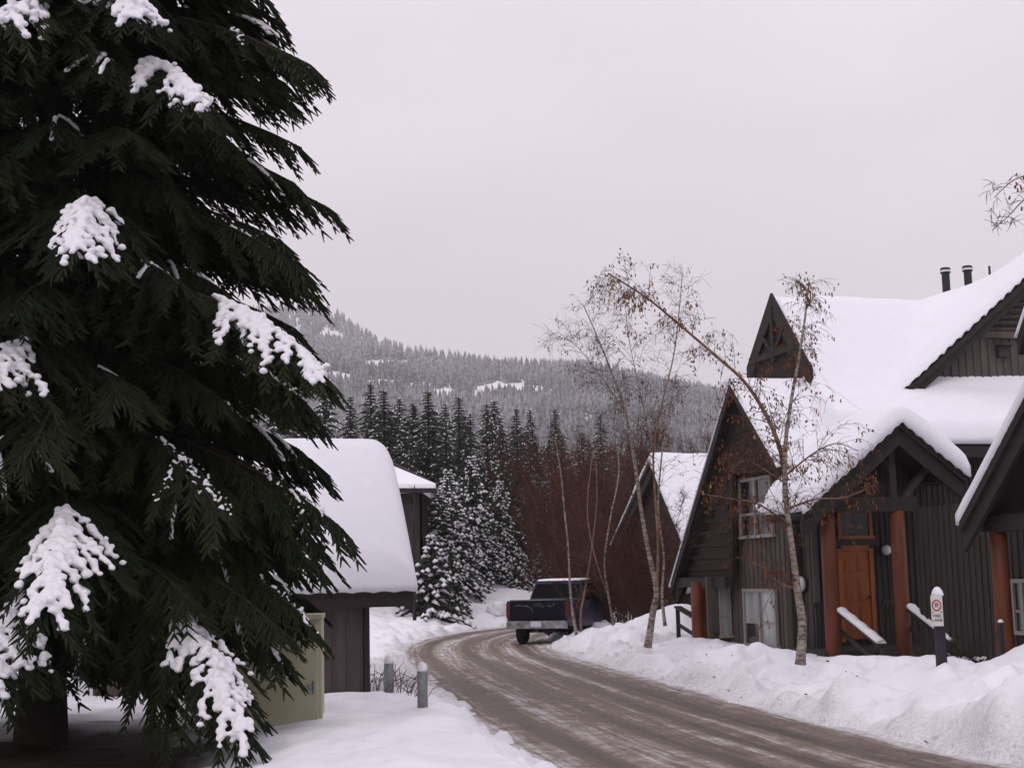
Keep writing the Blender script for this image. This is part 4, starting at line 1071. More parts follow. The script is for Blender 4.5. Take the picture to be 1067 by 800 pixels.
# cross gable front: boards, louvres, vent, double fascia
b_ = MB(); siding(b_, W(3.3, 2.12, 0), W(10.2, 2.12, 0), 5.4, lambda t: max(5.45, float(crossz(3.3 + 6.9 * t, 2.3)) - .3), EV, .21, .1, .04); b_.build('wall', M['siding'], house, house)
lz = PV(1050, 349, 2.2)[1]
b_ = MB()
for k in range(9):
    z = lz + .12 + .16 * k; ua = 7.1 + (z + .42 - 9.25) / .8; ub = 10.2 - max(0, (z - 9.0)) * .9
    if ub > ua: b_.bar(W(ua, 2.2, z), W(ub, 2.2, z), .03, .13, EV + np.array([0, 0, .55]))
b_.bar(W(7.1 + (lz + .35 - 9.25) / .8, 2.19, lz), W(10.2, 2.19, lz), .08, .16); b_.build('louvre', M['siding'], house, house)
q = PV(1044, 347 + 20, 2.15); b_ = MB(); b_.box(W(q[0], 2.2, q[1]), (.32, .14, .26), EU, EV); b_.box(W(q[0], 2.26, q[1] + .16), (.36, .24, .04), EU, EV); b_.build('vent_box', M['siding_dark'], house, house)
for dz, dv, dep, th in ((-.25, 2.54, .15, .07), (-.37, 2.44, .26, .10)):
    rake_board(house, house, [W(3.5, dv, float(crossz(3.5, 2.6)) + dz), W(8.9, dv, float(crossz(8.9, 2.6)) + dz), W(10.4, dv, float(crossz(10.4, 2.6)) + dz)], EV, dep, th)
b_ = MB(); b_.bar(W(3.6, 2.2, 6.42), W(7.6, 2.2, 6.30), .05, .10); b_.build('flashing', M['siding_dark'], house, house)
# flues on the roof
for px, yt, yb, r_ in ((985, 283, 305, .105), (1008, 281, 300, .105), (1031, 281, 292, .03)):
    t_ = PV(px, yt, -.9); z0 = float(crossz(t_[0], -.9)) - .3
    b_ = MB(); base = W(t_[0], -.9, 0); h_ = t_[1] + .1
    if r_ > .05: b_.lathe(base + (0, 0, z0), [(r_, 0), (r_, h_ - z0 - .16), (r_ * 1.3, h_ - z0 - .15), (r_ * 1.3, h_ - z0 - .02), (r_ * 1.1, h_ - z0)], 16)
    else: b_.lathe(base + (0, 0, z0), [(r_, 0), (r_, h_ - z0)], 8)
    fo = b_.build('flue_pipe', M['black'], house, house, False)
    if r_ > .05:
        b_ = MB(); b_.lathe(base + (0, 0, h_ - .12), [(r_ * 1.36, 0), (r_ * 1.36, .05)], 16); b_.build('collar', M['lamp_glass'], fo, house)
# snow lobe sliding off the gable over the window
so_ = MB(); rng = np.random.default_rng(3)
for k in range(26):
    t = rng.random(); p0 = P(789 + 32 * t, 531 - 12 * t + rng.normal() * 1.5, 32.2 + .6 * (1 - t)); blob(so_, p0, .075 + .05 * rng.random() + .06 * t, rng, .7)
ob = so_.build('roof_snow', M['snow_roof'], house, house, True); rm = ob.modifiers.new('remesh', 'REMESH'); rm.mode = 'VOXEL'; rm.voxel_size = .035; rm.use_smooth_shade = True

# ---- generic neighbour: gable end facing down the street, roof running back
def neighbour(label, u, v, z, sl, sr, vl, vr, depth, zbase, snow_t, mat_wall='siding_dark'):
    h_ = root('timber_house', W(u, v, 0), label, 'house', 'timber houses along the street')
    gz_ = lambda V: z - np.where(V < v, sl, sr) * np.abs(V - v)
    field_solid('roof_snow', u - .1, u + depth, v - vl - .06, v + vr + .06, lambda U, V: gz_(V) + snow_t - edge_round(U, V, u - .1, u + depth, v - vl - .06, v + vr + .06, min(.2, snow_t), 'lfb') + dent(U, V, .06), lambda U, V: gz_(V) + .01 + .02 * np.abs(np.sin(V * 15)), M['snow_roof'], h_, .10, rootobj=h_)
    field_solid('roof', u + .05, u + depth, v - vl, v + vr, lambda U, V: gz_(V) + 0 * U, lambda U, V: gz_(V) - .15 + 0 * U, M['trim_dark'], h_, .4, rootobj=h_)
    for dz, du, dep in ((.02, -.0, .18), (-.15, .07, .34)):
        rake_board(h_, h_, [W(u + du, v - vl, float(gz_(v - vl)) + dz), W(u + du, v, z + dz), W(u + du, v + vr, float(gz_(v + vr)) + dz)], -EU, dep, .07)
    return h_, gz_
# right neighbour, nearer, its gable rising out of the picture
t = P(1003, 545, 25.0); q = t - B0; uR, vR = float(q.dot(EU)), float(q.dot(EV)); e1 = PU(1067, 423, uR)
slope = (e1[1] - t[2]) / (e1[0] - vR); vpk = vR + 3.6
hr, gR = neighbour('timber house at the right edge, only one red log post and rake showing', uR, vpk, t[2] + slope * 3.6, slope, .92, 3.6, 3.4, 7, 0, .40)
b_ = MB(); b_.prism([W(uR + .9, v_, z_) for v_, z_ in ((vR + .25, 2.62), (vpk + 3.0, 2.62), (vpk + 3.0, float(gR(vpk + 3.0)) - .15), (vpk, float(gR(vpk)) - .15), (vR + .3, float(gR(vR + .3)) - .15))], EU * .1); b_.build('wall', M['trim_dark'], hr, hr)
b_ = MB(); b_.bar(W(uR + .45, vR + .1, 2.72), W(uR + .45, vpk + 3.2, 2.72), .26, .28); b_.build('beam', M['trim_dark'], hr, hr)
q0 = PU(1043, 600, uR + .45)
log_post(hr, hr, W(uR + .45, q0[0], .0), 2.6, .145)
wv = PU(1053, 600, uR + 1.5)[0]
b_ = MB(); siding(b_, W(uR + 1.5, wv - 3.2, 0), W(uR + 1.5, vpk + 3, 0), -.5, lambda t_: 3.2, -EU, .2); siding(b_, W(uR + 1.5, vpk + 3, 0), W(uR + 7, vpk + 3, 0), -.5, lambda t_: 3.2, EV, .2); b_.build('wall', M['siding_dark'], hr, hr)
a = PU(1056, 603, uR + 1.48); c = PU(1082, 662, uR + 1.48)
window(hr, hr, W(uR + 1.48, (a[0] + c[0]) / 2, (a[1] + c[1]) / 2), EV, -EU, abs(c[0] - a[0]), a[1] - c[1], 2, ['pane_dark'] * 4, .08, .07, .42)
# its upper roof tip at the picture's edge
tA = P(1057, 352, 26.5); q = tA - B0; ut, vt = float(q.dot(EU)), float(q.dot(EV))
field_solid('roof_snow', ut, ut + 5, vt, vt + 3.2, lambda U, V: tA[2] + 1.35 * (V - vt) + .16 - edge_round(U, V, ut, ut + 5, vt, vt + 3.2, .12, 'lb') + 0 * U, lambda U, V: tA[2] + 1.35 * (V - vt) + 0 * U, M['snow_roof'], hr, .1, rootobj=hr)
field_solid('roof', ut + .05, ut + 5, vt + .02, vt + 3.2, lambda U, V: tA[2] + 1.35 * (V - vt) + 0 * U, lambda U, V: tA[2] + 1.35 * (V - vt) - .35 + 0 * U, M['trim_dark'], hr, .3, rootobj=hr)
b_ = MB(); b_.prism([W(ut + 1.2, v_, z_) for v_, z_ in ((vt + .6, 5), (vt + 3.2, 5), (vt + 3.2, tA[2] + 3.9), (vt + .6, tA[2] + .4))], EU * .1); b_.build('wall', M['siding_dark'], hr, hr)
# left neighbour, farther up the street
t = P(678, 480, 50.0); q = t - B0; u3, v3 = float(q.dot(EU)), float(q.dot(EV)); l3 = PU(641, 562, u3); r3 = PU(709, 556, u3)
s3l = (t[2] - l3[1]) / (v3 - l3[0]); s3r = (t[2] - r3[1]) / (r3[0] - v3)
hl, g3 = neighbour('farther timber house with a brown gable beyond the bare birches', u3, v3, t[2], s3l, s3r, v3 - l3[0] + .3, (t[2] - 2.3) / s3r, 7.5, 0, .30)
b_ = MB(); b_.prism([W(u3 + .3, v_, z_) for v_, z_ in ((l3[0] + .1, float(g3(l3[0] + .1)) - .16), (l3[0] + .1, 1.5), (r3[0] + 1.2, 1.5), (r3[0] + 1.2, float(g3(r3[0] + 1.2)) - .16), (v3, t[2] - .16))], EU * .1); b_.build('wall', M['brown_infill'], hl, hl)
b_ = MB(); siding(b_, W(u3 + .5, l3[0] + .5, 0), W(u3 + .5, r3[0] + 1.6, 0), -.6, lambda t_: 1.6, -EU, .3); siding(b_, W(u3 + .5, r3[0] + 1.6, 0), W(u3 + 7.4, r3[0] + 1.6, 0), -.6, lambda t_: min(2.2, float(g3(r3[0] + 1.6)) - .2), EV, .3); b_.build('wall', M['siding_dark'], hl, hl)
a = PU(690, 624, u3 + .48); c = PU(708, 654, u3 + .48)
window(hl, hl, W(u3 + .48, (a[0] + c[0]) / 2, (a[1] + c[1]) / 2), EV, -EU, abs(c[0] - a[0]), a[1] - c[1], 2, ['pane_light'] * 4, .08, .08, .45)
q0 = PU(663, 630, u3 - .3); log_post(hl, hl, W(u3 - .3, q0[0], -.2), 1.75, .16)
q0 = PV(715, 613, r3[0] + 1.62); wall_lamp(hl, hl, W(q0[0], r3[0] + 1.62, q0[1]), EV, .17)
# far cabin beyond the shed
fc = P(430, 560, 60); fc[2] = 0
cabin = root('cabin', fc, 'dark far cabin with a snowy roof peeking out behind the shed', 'house')
eR_ = P(455, 509, 58.5); eL_ = P(360, 509, 58.5); rR_ = P(406, 488, 62.0); rL_ = P(360, 488, 62.0); bR_ = P(455, 509, 65.5); bL_ = P(360, 509, 65.5)
for z_ in (bR_, bL_): z_[2] = eR_[2]
b_ = MB(); up = np.array([0, 0, .22])
b_.prism([eL_, eR_, rR_, rL_], up); b_.prism([rL_, rR_, bR_, bL_], up); b_.prism([eR_, bR_, rR_], up * .9); b_.build('roof_snow', M['snow_roof'], cabin, cabin, False, .06)
b_ = MB(); dn = np.array([0, 0, -.16]); b_.prism([eL_ - (0, 0, .01), eR_ - (0, 0, .01), rR_ - (0, 0, .01), rL_ - (0, 0, .01)], dn); b_.bar(eR_ + (.03, 0, .12), rR_ + (.03, 0, .26), .10, .12); b_.build('roof', M['trim_dark'], cabin, cabin)
b_ = MB(); wr = P(440, 520, 59.3); wl_ = P(360, 520, 59.3); siding(b_, wl_, wr, -.3, lambda t_: eR_[2] - .1, (0, -1, 0), .3); siding(b_, wr, wr + np.array([.1, 5.5, 0]), -.3, lambda t_: eR_[2] - .1, (1, 0, 0), .3); b_.build('wall', M['siding_dark'], cabin, cabin)

# ------------------------------------------------------------------ shed with its thick snow roof
Er = P(432, 611, 24.0); Rr = P(405, 451, 27.0)
ed = np.array([Rr[0] - Er[0], Rr[1] - Er[1], 0]); run = np.linalg.norm(ed); eb = ed / run; ea = np.array([-eb[1], eb[0], 0])
ea = ea if ea[0] < 0 else -ea
def SW(a, b, z): return np.array([Er[0], Er[1], 0]) + ea * a + eb * b + np.array([0, 0, z])
SLN = 5.4
rise = (Rr[2] - Er[2]) - .50
shed = root('shed', SW(2.6, 2, -.2), 'small brown board shed with a very thick smooth snow roof', 'shed')
def roofz(b): return Er[2] + .02 + np.where(b < run, b, 2 * run - b) * rise / run
def shtop(U, V):
    z = roofz(V) + .50 + .06 * np.sin(np.clip(V / run, 0, 1) * 3.1)
    zr = Er[2] + .02 + rise + .46
    z = -smax(.16, -z, -(zr + 0 * z))
    return z - edge_round(U, V, 0, SLN, -.14, 2 * run + .1, .34, 'lrfb') * 1.0 + .035 * fbm(U, V, .9, 3)
field_solid('roof_snow', -.03, SLN, -.14, 2 * run + .1, shtop, lambda U, V: roofz(V) + .025 * np.abs(np.sin(U * 9)), M['snow_roof'], shed, .055, SW, rootobj=shed)
field_solid('roof', .0, SLN - .03, -.02, 2 * run, lambda U, V: roofz(V) - .005 + 0 * U, lambda U, V: roofz(V) - .12 + 0 * U, M['shed_dark'], shed, .3, SW, rootobj=shed)
fz0 = P(400, 632, 24.0)[2]
b_ = MB(); b_.bar(SW(.02, .02, (Er[2] + fz0) / 2 - .02), SW(SLN - .05, .02, (Er[2] + fz0) / 2 - .02), .07, Er[2] - fz0 - .04); b_.bar(SW(.05, .05, fz0 + .12), SW(.05, run, float(roofz(run)) - .15), .08, .24); b_.build('fascia', M['shed_dark'], shed, shed)
wa = 0
for a_ in np.linspace(.2, 1.6, 60):
    p_ = SW(a_, .45, 1.0); q_ = p_ - EYE; pxq = 533.5 + q_.dot(Rv) / q_.dot(Fv) * FPX
    if pxq < 384.5: wa = a_; break
b_ = MB(); siding(b_, SW(wa, .45, 0), SW(SLN - .3, .45, 0), -.5, lambda t_: fz0 + .15, -eb, .24, .08, .03); siding(b_, SW(wa, .45, 0), SW(wa, 2 * run - .45, 0), -.5, lambda t_: float(roofz(.45 + (2 * run - .9) * t_)) - .13, -ea, .24, .08, .03)
siding(b_, SW(SLN - .3, .45, 0), SW(SLN - .3, 2 * run - .45, 0), -.5, lambda t_: float(roofz(.45 + (2 * run - .9) * t_)) - .13, ea, .24, .08, .03); siding(b_, SW(wa, 2 * run - .45, 0), SW(SLN - .3, 2 * run - .45, 0), -.5, lambda t_: fz0 + .15, eb, .24, .08, .03)
b_.build('wall', M['shed'], shed, shed)
b_ = MB(); b_.box(SW(wa + .03, .42, .5), (.09, .10, 2.2), ea, eb); b_.build('corner_trim', M['shed_dark'], shed, shed)

# tan metal cabinet half hidden by the fir
c0 = P(339, 750, 15.8); ctop = P(339, 644, 15.8)[2]
ca = np.array([-math.cos(.10), -math.sin(.10), 0]); cbk = np.array([-.35, .94, 0]); cbk /= np.linalg.norm(cbk)
cab = root('utility_cabinet', c0 + ca * .6 + cbk * .35 - (0, 0, .6), 'tan painted metal utility cabinet between the fir and the brown shed', 'cabinet')
zc = (c0[2] - .5 + ctop) / 2; hc = ctop - c0[2] + .5
b_ = MB(); q = c0 + ca * .56 + cbk * .36; q[2] = zc; b_.box(q, (1.24, .7, hc), ca, np.array([-ca[1], ca[0], 0]) if np.array([-ca[1], ca[0], 0])[1] > 0 else np.array([ca[1], -ca[0], 0])); b_.build('housing', M['tan'], cab, cab, False, .012)
nf = np.array([-ca[1], ca[0], 0]); nf = nf if nf[1] < 0 else -nf
b_ = MB(); q = c0 + ca * .58 + nf * .012; q[2] = zc; b_.box(q + nf * 0, (1.0, .03, hc - .12), ca, nf); dr = b_.build('door', M['tan'], cab, cab, False, .006)
for zz in (.35, .95):
    b_ = MB(); q = c0 + ca * .12 + nf * .035; q[2] = c0[2] + zz; b_.lathe(q - (0, 0, .07), [(.014, 0), (.014, .14)], 8); b_.box(q + ca * .05, (.05, .012, .07), ca, nf); b_.build('hinge', M['bollard'], dr, cab)
b_ = MB(); q = c0 + ca * .6 + cbk * .34; q[2] = ctop + .02; b_.box(q, (1.34, .8, .05), ca, nf); b_.build('lid', M['tan'], cab, cab, False, .01)

# ------------------------------------------------------------------ bollards, dead stalks
def bollard(px, ytop, ybase, Yd, wpx, label):
    bs = P(px + 1, ybase, Yd); tp_ = P(px, ytop, Yd); r_ = wpx / 2 / 1500 * Yd
    o = root('bollard', bs - (0, 0, .35), label, 'bollard', 'steel bollards by the shed')
    h_ = tp_[2] - bs[2] + .35; b_ = MB(); b_.lathe(bs - (0, 0, .35), [(r_, 0), (r_, h_ - .03), (r_ * .96, h_ - .01), (r_ * .85, h_)], 20); b_.build('post', M['bollard'], o, o, True)
    b_ = MB(); b_.lathe(bs + (0, 0, h_ - .358), [(r_ * .98, 0), (r_ * 1.04, .03), (r_ * .9, .065), (r_ * .55, .095), (.01, .105)], 20); b_.build('snow_cap', M['snow_tree'], o, o, True)
bollard(404.5, 690, 728, 19.0, 10.0, 'rear grey steel bollard with snow cap closest to the shed wall')
bollard(439.5, 698, 741, 17.2, 10.8, 'front grey steel bollard with snow cap nearest the road')
rng = np.random.default_rng(12)
for i, (px, py, Yd, n, hh, lb) in enumerate([(391, 728, 19.6, 16, .42, 'dead brown stalks between shed wall and rear bollard'), (418, 728, 19.2, 12, .36, 'dead brown stalks between the two bollards'), (428, 726, 18.9, 10, .28, 'short dead stalks behind the front bollard')]):
    c_ = P(px, py, Yd); c_[2] = gz(c_[0], c_[1]) - .05; A = []; B = []
    for k in range(n):
        p0 = c_ + np.array([rng.normal() * .10, rng.normal() * .15, 0]); d = np.array([rng.normal() * .25 + .15, rng.normal() * .2, 1]) * hh * (.5 + .6 * rng.random()); p1 = p0 + d * .6; p2 = p1 + (d + np.array([.25 * hh, 0, -.1])) * .45
        A += [p0, p1]; B += [p1, p2]
        if rng.random() < .6: A.append(p1); B.append(p1 + rng.normal(size=3) * .08 + (0, 0, .08))
    V, Q, va = crossed(A, B, .012, .006, rng); tag(link_obj('dead_stalks', mesh_np('dead_stalks', V, Q), M['twig']), lb, 'dry plant', 'dead stalks in the snow')

# ------------------------------------------------------------------ no parking sign
sb_ = P(982, 704, 20.0); st_ = P(976, 620, 20.0)
sb_[2] = min(sb_[2], gz(sb_[0], sb_[1]) - .02)
sg = root('parking_sign', sb_ - (0, 0, .3), 'white no parking sign on a dark post capped with snow', 'sign')
b_ = MB(); b_.bar(sb_ - (0, 0, .3), np.array([sb_[0], sb_[1], st_[2]]), .125, .125, (0, 1, 0)); b_.build('post', M['post'], sg, sg, False, .006)
b_ = MB(); b_.lathe(np.array([sb_[0], sb_[1], st_[2] - .004]), [(.085, 0), (.08, .03), (.066, .07), (.035, .11), (.008, .122)], 16); b_.build('snow_cap', M['snow_tree'], sg, sg, True)
sa = math.radians(-24); sxv = np.array([math.cos(sa), math.sin(sa), 0]); sn_ = np.array([sxv[1], -sxv[0], 0])
sc_ = np.array([sb_[0] - .055, sb_[1] - .125, 0]); top_, bot_ = P(972, 620, 19.9)[2], P(977, 652, 19.9)[2]; sc_[2] = (top_ + bot_) / 2; sh = top_ - bot_; sw = .155
tilt = np.array([sxv[0] * .05, sxv[1] * .05, 0])
b_ = MB(); b_.box(sc_, (sw, .008, sh), sxv, sn_); pn = b_.build('sign_plate', M['signface'], sg, sg, False, .004)
def ring(mb, c, r0, r1, th, n=28):
    vs = []; fs = []
    for j in range(n):
        t_ = 2 * math.pi * j / n
        for r_ in (r0, r1):
            for q_ in (0, th): vs.append(c + sxv * r_ * math.cos(t_) + np.array([0, 0, 1.25]) * r_ * math.sin(t_) + sn_ * q_)
    for j in range(n):
        a_, k_ = j * 4, ((j + 1) % n) * 4
        fs += [(a_ + 1, k_ + 1, k_ + 3, a_ + 3), (a_, a_ + 1, k_ + 1, k_)[::-1], (a_ + 2, k_ + 2, k_ + 3, a_ + 3)[::-1]]
    mb.add(vs, fs)
fc_ = sc_ + sn_ * .004
ic = fc_ + np.array([0, 0, sh * .17])
b_ = MB(); ring(b_, ic, .048, .064, .003); b_.bar(ic + sn_ * .0035 + (sxv * -.040 + np.array([0, 0, .05])), ic + sn_ * .0035 + (sxv * .040 - np.array([0, 0, .05])), .003, .014, sn_); b_.build('red_ring', M['signred'], pn, sg)
def text_mesh(txt, c, size, name):
    cu = bpy.data.curves.new('lettering', 'FONT'); cu.body = txt; cu.size = size; cu.align_x = 'CENTER'; cu.align_y = 'CENTER'; cu.offset = size * .02
    o = bpy.data.objects.new('lettering', cu); dg = bpy.context.evaluated_depsgraph_get(); COL.objects.link(o); bpy.context.view_layer.update(); dg = bpy.context.evaluated_depsgraph_get()
    me_ = bpy.data.meshes.new_from_object(o.evaluated_get(dg)); bpy.data.objects.remove(o)
    b_ = MB(); b_.add([c + sxv * v.co.x + np.array([0, 0, v.co.y]) + sn_ * .002 for v in me_.vertices], [tuple(p.vertices) for p in me_.polygons]); return b_.build(name, M['signblack'], pn, sg)
text_mesh('P', ic, .085, 'lettering'); text_mesh('FIRE', fc_ - (0, 0, sh * .17), .058, 'lettering'); text_mesh('LANE', fc_ - (0, 0, sh * .31), .055, 'lettering')
b_ = MB()
for s_ in (-1, 1):
    q = fc_ + sxv * s_ * .055 - (0, 0, sh * .045) + sn_ * .0015; b_.add([q + sxv * s_ * .016, q - sxv * s_ * .008 + np.array([0, 0, .014]), q - sxv * s_ * .008 - np.array([0, 0, .014])], [(0, 1, 2)])
b_.build('arrow', M['signblack'], pn, sg)

# ------------------------------------------------------------------ pickup truck
def truck():
    th_ = math.radians(-17.5); o3 = P(560, 671, 43.3)
    r = root('pickup_truck', (o3[0], o3[1], -.03), 'dark navy pickup truck with a snow dusted bumper parked on the bend', 'pickup', None, th_)
    def bld(mb, name, mats, parent=r, smooth=False, bev=0, seg=2): return mb.build(name, mats, parent, None, smooth, bev, seg)
    HWD = .97
    # side profile with wheel arches (y along the truck, z up)
    def arch(yc, z0, R_): return [(yc + R_ * math.cos(t_), z0 + R_ * math.sin(t_)) for t_ in np.linspace(math.pi, 0, 11)]
    low = [(.12, .62), (.42, .56)] + arch(1.22, .52, .46) + [(1.8, .50), (3.9, .50)] + arch(4.55, .50, .46) + [(5.3, .52), (5.52, .60)]
    upl = [(5.56, .95), (5.40, 1.10), (4.15, 1.19), (2.16, 1.22)]
    for s_ in (-1, 1):
        b_ = MB(); b_.prism([(s_ * HWD, y_, z_) for y_, z_ in low + upl + [(2.16, 1.32), (.12, 1.32)]], (-s_ * .10, 0, 0)); bld(b_, 'body_side', M['paint'], r, False, .025, 3)
    b_ = MB(); b_.box((0, 1.15, .78), (1.76, 2.0, .06)); b_.box((0, 2.13, 1.0), (1.76, .06, .60)); b_.box((0, 3.2, .55), (1.74, 4.5, .12)); b_.box((0, 5.46, .82), (1.80, .12, .5)); bld(b_, 'bed', M['paint_clean'])
    b_ = MB(); b_.prism([(-.90, 5.44, 1.08), (-.90, 4.15, 1.185), (-.90, 4.15, 1.06), (-.90, 5.44, .98)], (1.80, 0, 0)); bld(b_, 'hood', M['paint'], r, False, .03)
    # cab
    def loft(mb, lo, hi):
        mb.add(lo + hi, [(0, 3, 2, 1), (4, 5, 6, 7)] + [(i, (i + 1) % 4, 4 + (i + 1) % 4, 4 + i) for i in range(4)])
    b_ = MB(); loft(b_, [(-.93, 2.16, 1.20), (.93, 2.16, 1.20), (.93, 4.45, 1.18), (-.93, 4.45, 1.18)], [(-.74, 2.42, 1.88), (.74, 2.42, 1.88), (.74, 3.75, 1.90), (-.74, 3.75, 1.90)]); cb = bld(b_, 'cab', M['paint'], r, False, .11, 4)
    def inset(p, k):   # shrink a quad toward its middle
        p = [np.array(q, float) for q in p]; c = sum(p) / 4; return [c + (q - c) * k for q in p]
    def glass(q4, nrm, name):
        n_ = np.array(nrm, float); n_ /= np.linalg.norm(n_); b_ = MB(); b_.prism([p + n_ * .012 for p in q4], -n_ * .03); bld(b_, name, M['autoglass'], r)
    rq = [(-.87, 2.24, 1.37), (.87, 2.24, 1.37), (.71, 2.41, 1.80), (-.71, 2.41, 1.80)]
    glass([np.array(p) - (0, .03, 0) for p in inset(rq, .96)], (0, -.94, .36), 'rear_window')
    glass(inset([(-.87, 4.36, 1.28), (.87, 4.36, 1.28), (.70, 3.83, 1.84), (-.70, 3.83, 1.84)], .95), (0, .75, .6), 'windscreen')
    for s_ in (-1, 1):
        for y0, y1, t0_, t1_ in ((2.30, 2.95, 2.52, 2.95), (3.05, 4.22, 3.05, 3.68)):
            qd = [(s_ * .905, y0, 1.30), (s_ * .905, y1, 1.30), (s_ * .765, t1_, 1.80), (s_ * .765, t0_, 1.80)]
            glass([np.array(p) for p in qd], (s_ * .96, 0, .27), 'side_window')
        b_ = MB(); b_.box((s_ * .982, 3.6, .86), (.012, 1.18, .62)); bld(b_, 'door', M['paint'], r, False, .006)
        b_ = MB(); b_.box((s_ * .995, 3.12, 1.05), (.03, .16, .035)); bld(b_, 'handle', M['black'], r)
        b_ = MB(); b_.box((s_ * 1.10, 4.05, 1.36), (.22, .10, .24)); b_.box((s_ * .97, 4.07, 1.28), (.16, .05, .05)); bld(b_, 'mirror', M['black'], r, False, .02)
        b_ = MB(); b_.box((s_ * .915, .105, 1.03), (.13, .05, .44)); bld(b_, 'taillight', M['tail_red'], r, False, .01)
        b_ = MB(); b_.box((s_ * .74, 5.55, .88), (.36, .06, .2)); bld(b_, 'headlight', M['lamp_glass'], r, False, .01)
    # tailgate with pressed panel and handle; snow left clinging to it
    b_ = MB(); b_.box((0, .13, .99), (1.70, .08, .66)); b_.box((0, .088, .99), (1.30, .014, .40)); tg = bld(b_, 'tailgate', M['paint_clean'], r, False, .015)
    b_ = MB(); b_.box((0, .078, 1.20), (.26, .02, .10)); bld(b_, 'handle', M['black'], tg)
    b_ = MB()
    for c_ in ([(-.72, 1.16), (-.58, 1.19), (-.45, 1.16), (-.36, 1.17), (-.22, 1.13), (-.16, 1.03), (-.15, .97)], [(.10, 1.10), (.17, 1.14), (.24, 1.15)], [(.30, 1.19), (.40, 1.14), (.48, 1.17), (.54, 1.23)]):
        b_.tube([(x_, .085, z_) for x_, z_ in c_], [.006 + .005 * (k % 2) for k in range(len(c_))], 5)
    b_.box((0, .13, 1.335), (1.72, .07, .03)); bld(b_, 'clinging_snow', M['rim'], tg, True)
    b_ = MB(); b_.box((0, .0, .60), (1.86, .22, .20)); b_.box((0, -.02, .712), (1.80, .17, .03)); bm = bld(b_, 'bumper', M['bumper'], r, False, .03, 3)
    b_ = MB(); b_.box((0, -.118, .63), (.32, .012, .155)); bld(b_, 'licence_plate', M['plate'], bm)
    b_ = MB(); b_.box((0, .05, .44), (.12, .3, .10)); b_.bar((-.60, .30, .55), (-.60, .55, .30), .03, .25, (1, 0, 0)); b_.tube([(.45, .1, .42), (.45, 1.0, .45)], [.035, .035], 8); b_.box((0, 1.22, .40), (1.6, .12, .12)); b_.lathe((0, 1.22, .27), [(.02, 0), (.13, .04), (.13, .22), (.02, .26)], 10); b_.box((0, 3.0, .42), (.9, 4.6, .12)); bld(b_, 'chassis', M['black'])
    for s_ in (-1, 1):
        for yc in (1.22, 4.55):
            w_ = MB(); c_ = np.array((s_ * .70, yc, .38)); w_.lathe(c_, [(.22, 0), (.33, .0), (.375, .03), (.38, .12), (.375, .21), (.33, .25), (.22, .25)], 28, (s_, 0, 0)); wh = bld(w_, 'wheel', M['tyre'], r, True)
            w_ = MB(); w_.lathe(c_ + np.array((s_ * .20, 0, 0)), [(.225, 0), (.22, .035), (.19, .02), (.09, .01), (.08, .045), (.01, .05)], 20, (s_, 0, 0)); bld(w_, 'rim', M['rim'], wh)
    # thin snow on the roof and along the bed rails
    b_ = MB(); loft(b_, [(-.72, 2.44, 1.885), (.72, 2.44, 1.885), (.72, 3.72, 1.905), (-.72, 3.72, 1.905)], [(-.66, 2.52, 1.935), (.66, 2.52, 1.935), (.66, 3.64, 1.955), (-.66, 3.64, 1.955)]); bld(b_, 'roof_snow', M['snow_tree'], r, True, .02)
    b_ = MB(); b_.box((0, 2.40, 1.86), (.36, .05, .04)); bld(b_, 'brake_light', M['tail_red'])
truck()

# ------------------------------------------------------------------ small things
rng = np.random.default_rng(9)
def lump(name, px, py, Yd, r_, label, mat, n=22, cat='snow lump', flat=.85, vox=.05):
    c_ = P(px, py, Yd); c_[2] = gz(c_[0], c_[1]) + r_ * .45; b_ = MB()
    for k in range(n):
        d = rng.normal(size=3); d /= np.linalg.norm(d); blob(b_, c_ + d * r_ * .45 * np.array([1, 1, flat]), r_ * (.5 + .15 * rng.random()), rng, flat)
    o = b_.build(name, mat, None, None, True); rm = o.modifiers.new('remesh', 'REMESH'); rm.mode = 'VOXEL'; rm.voxel_size = vox; rm.use_smooth_shade = True
    return tag(o, label, cat)
lump('snow_ball', 518, 625, 63, .48, 'big round snow ball on the bank beyond the pickup', M['snow'], cat='snow ball')
lump('road_debris', 706, 717, 25.2, .13, 'dark flat chunk of debris lying on the ploughed snow edge', M['sapling'], 10, 'debris', .35, .02)
# twiggy snow covered bush by the sign
c_ = P(1000, 684, 24.5); c_[2] = gz(c_[0], c_[1])
bush = root('bush', c_, 'low twiggy bush under snow right of the sign post', 'bush'); A = []; B = []
for k in range(150):
    an = rng.random() * 6.28; d = np.array([math.cos(an), math.sin(an), .6 + .7 * rng.random()]); p0 = c_ + rng.normal(size=3) * (.12, .12, .02); p1 = p0 + d * (.22 + .25 * rng.random()); A += [p0, p1]; B += [p1, p1 + d * .15 + rng.normal(size=3) * .08]
V, Q, va = crossed(A, B, .013, .006, rng); link_obj('stems', mesh_np('stems', V - c_, Q), M['sapling'], bush)
b_ = MB()
for k in range(46): blob(b_, c_ + np.array([rng.normal() * .22, rng.normal() * .16, .16 + rng.normal() * .05]), .05 + .05 * rng.random(), rng, .6)
o = b_.build('snow_clumps', M['snow_tree'], bush, bush, True); rm = o.modifiers.new('remesh', 'REMESH'); rm.mode = 'VOXEL'; rm.voxel_size = .025; rm.use_smooth_shade = True
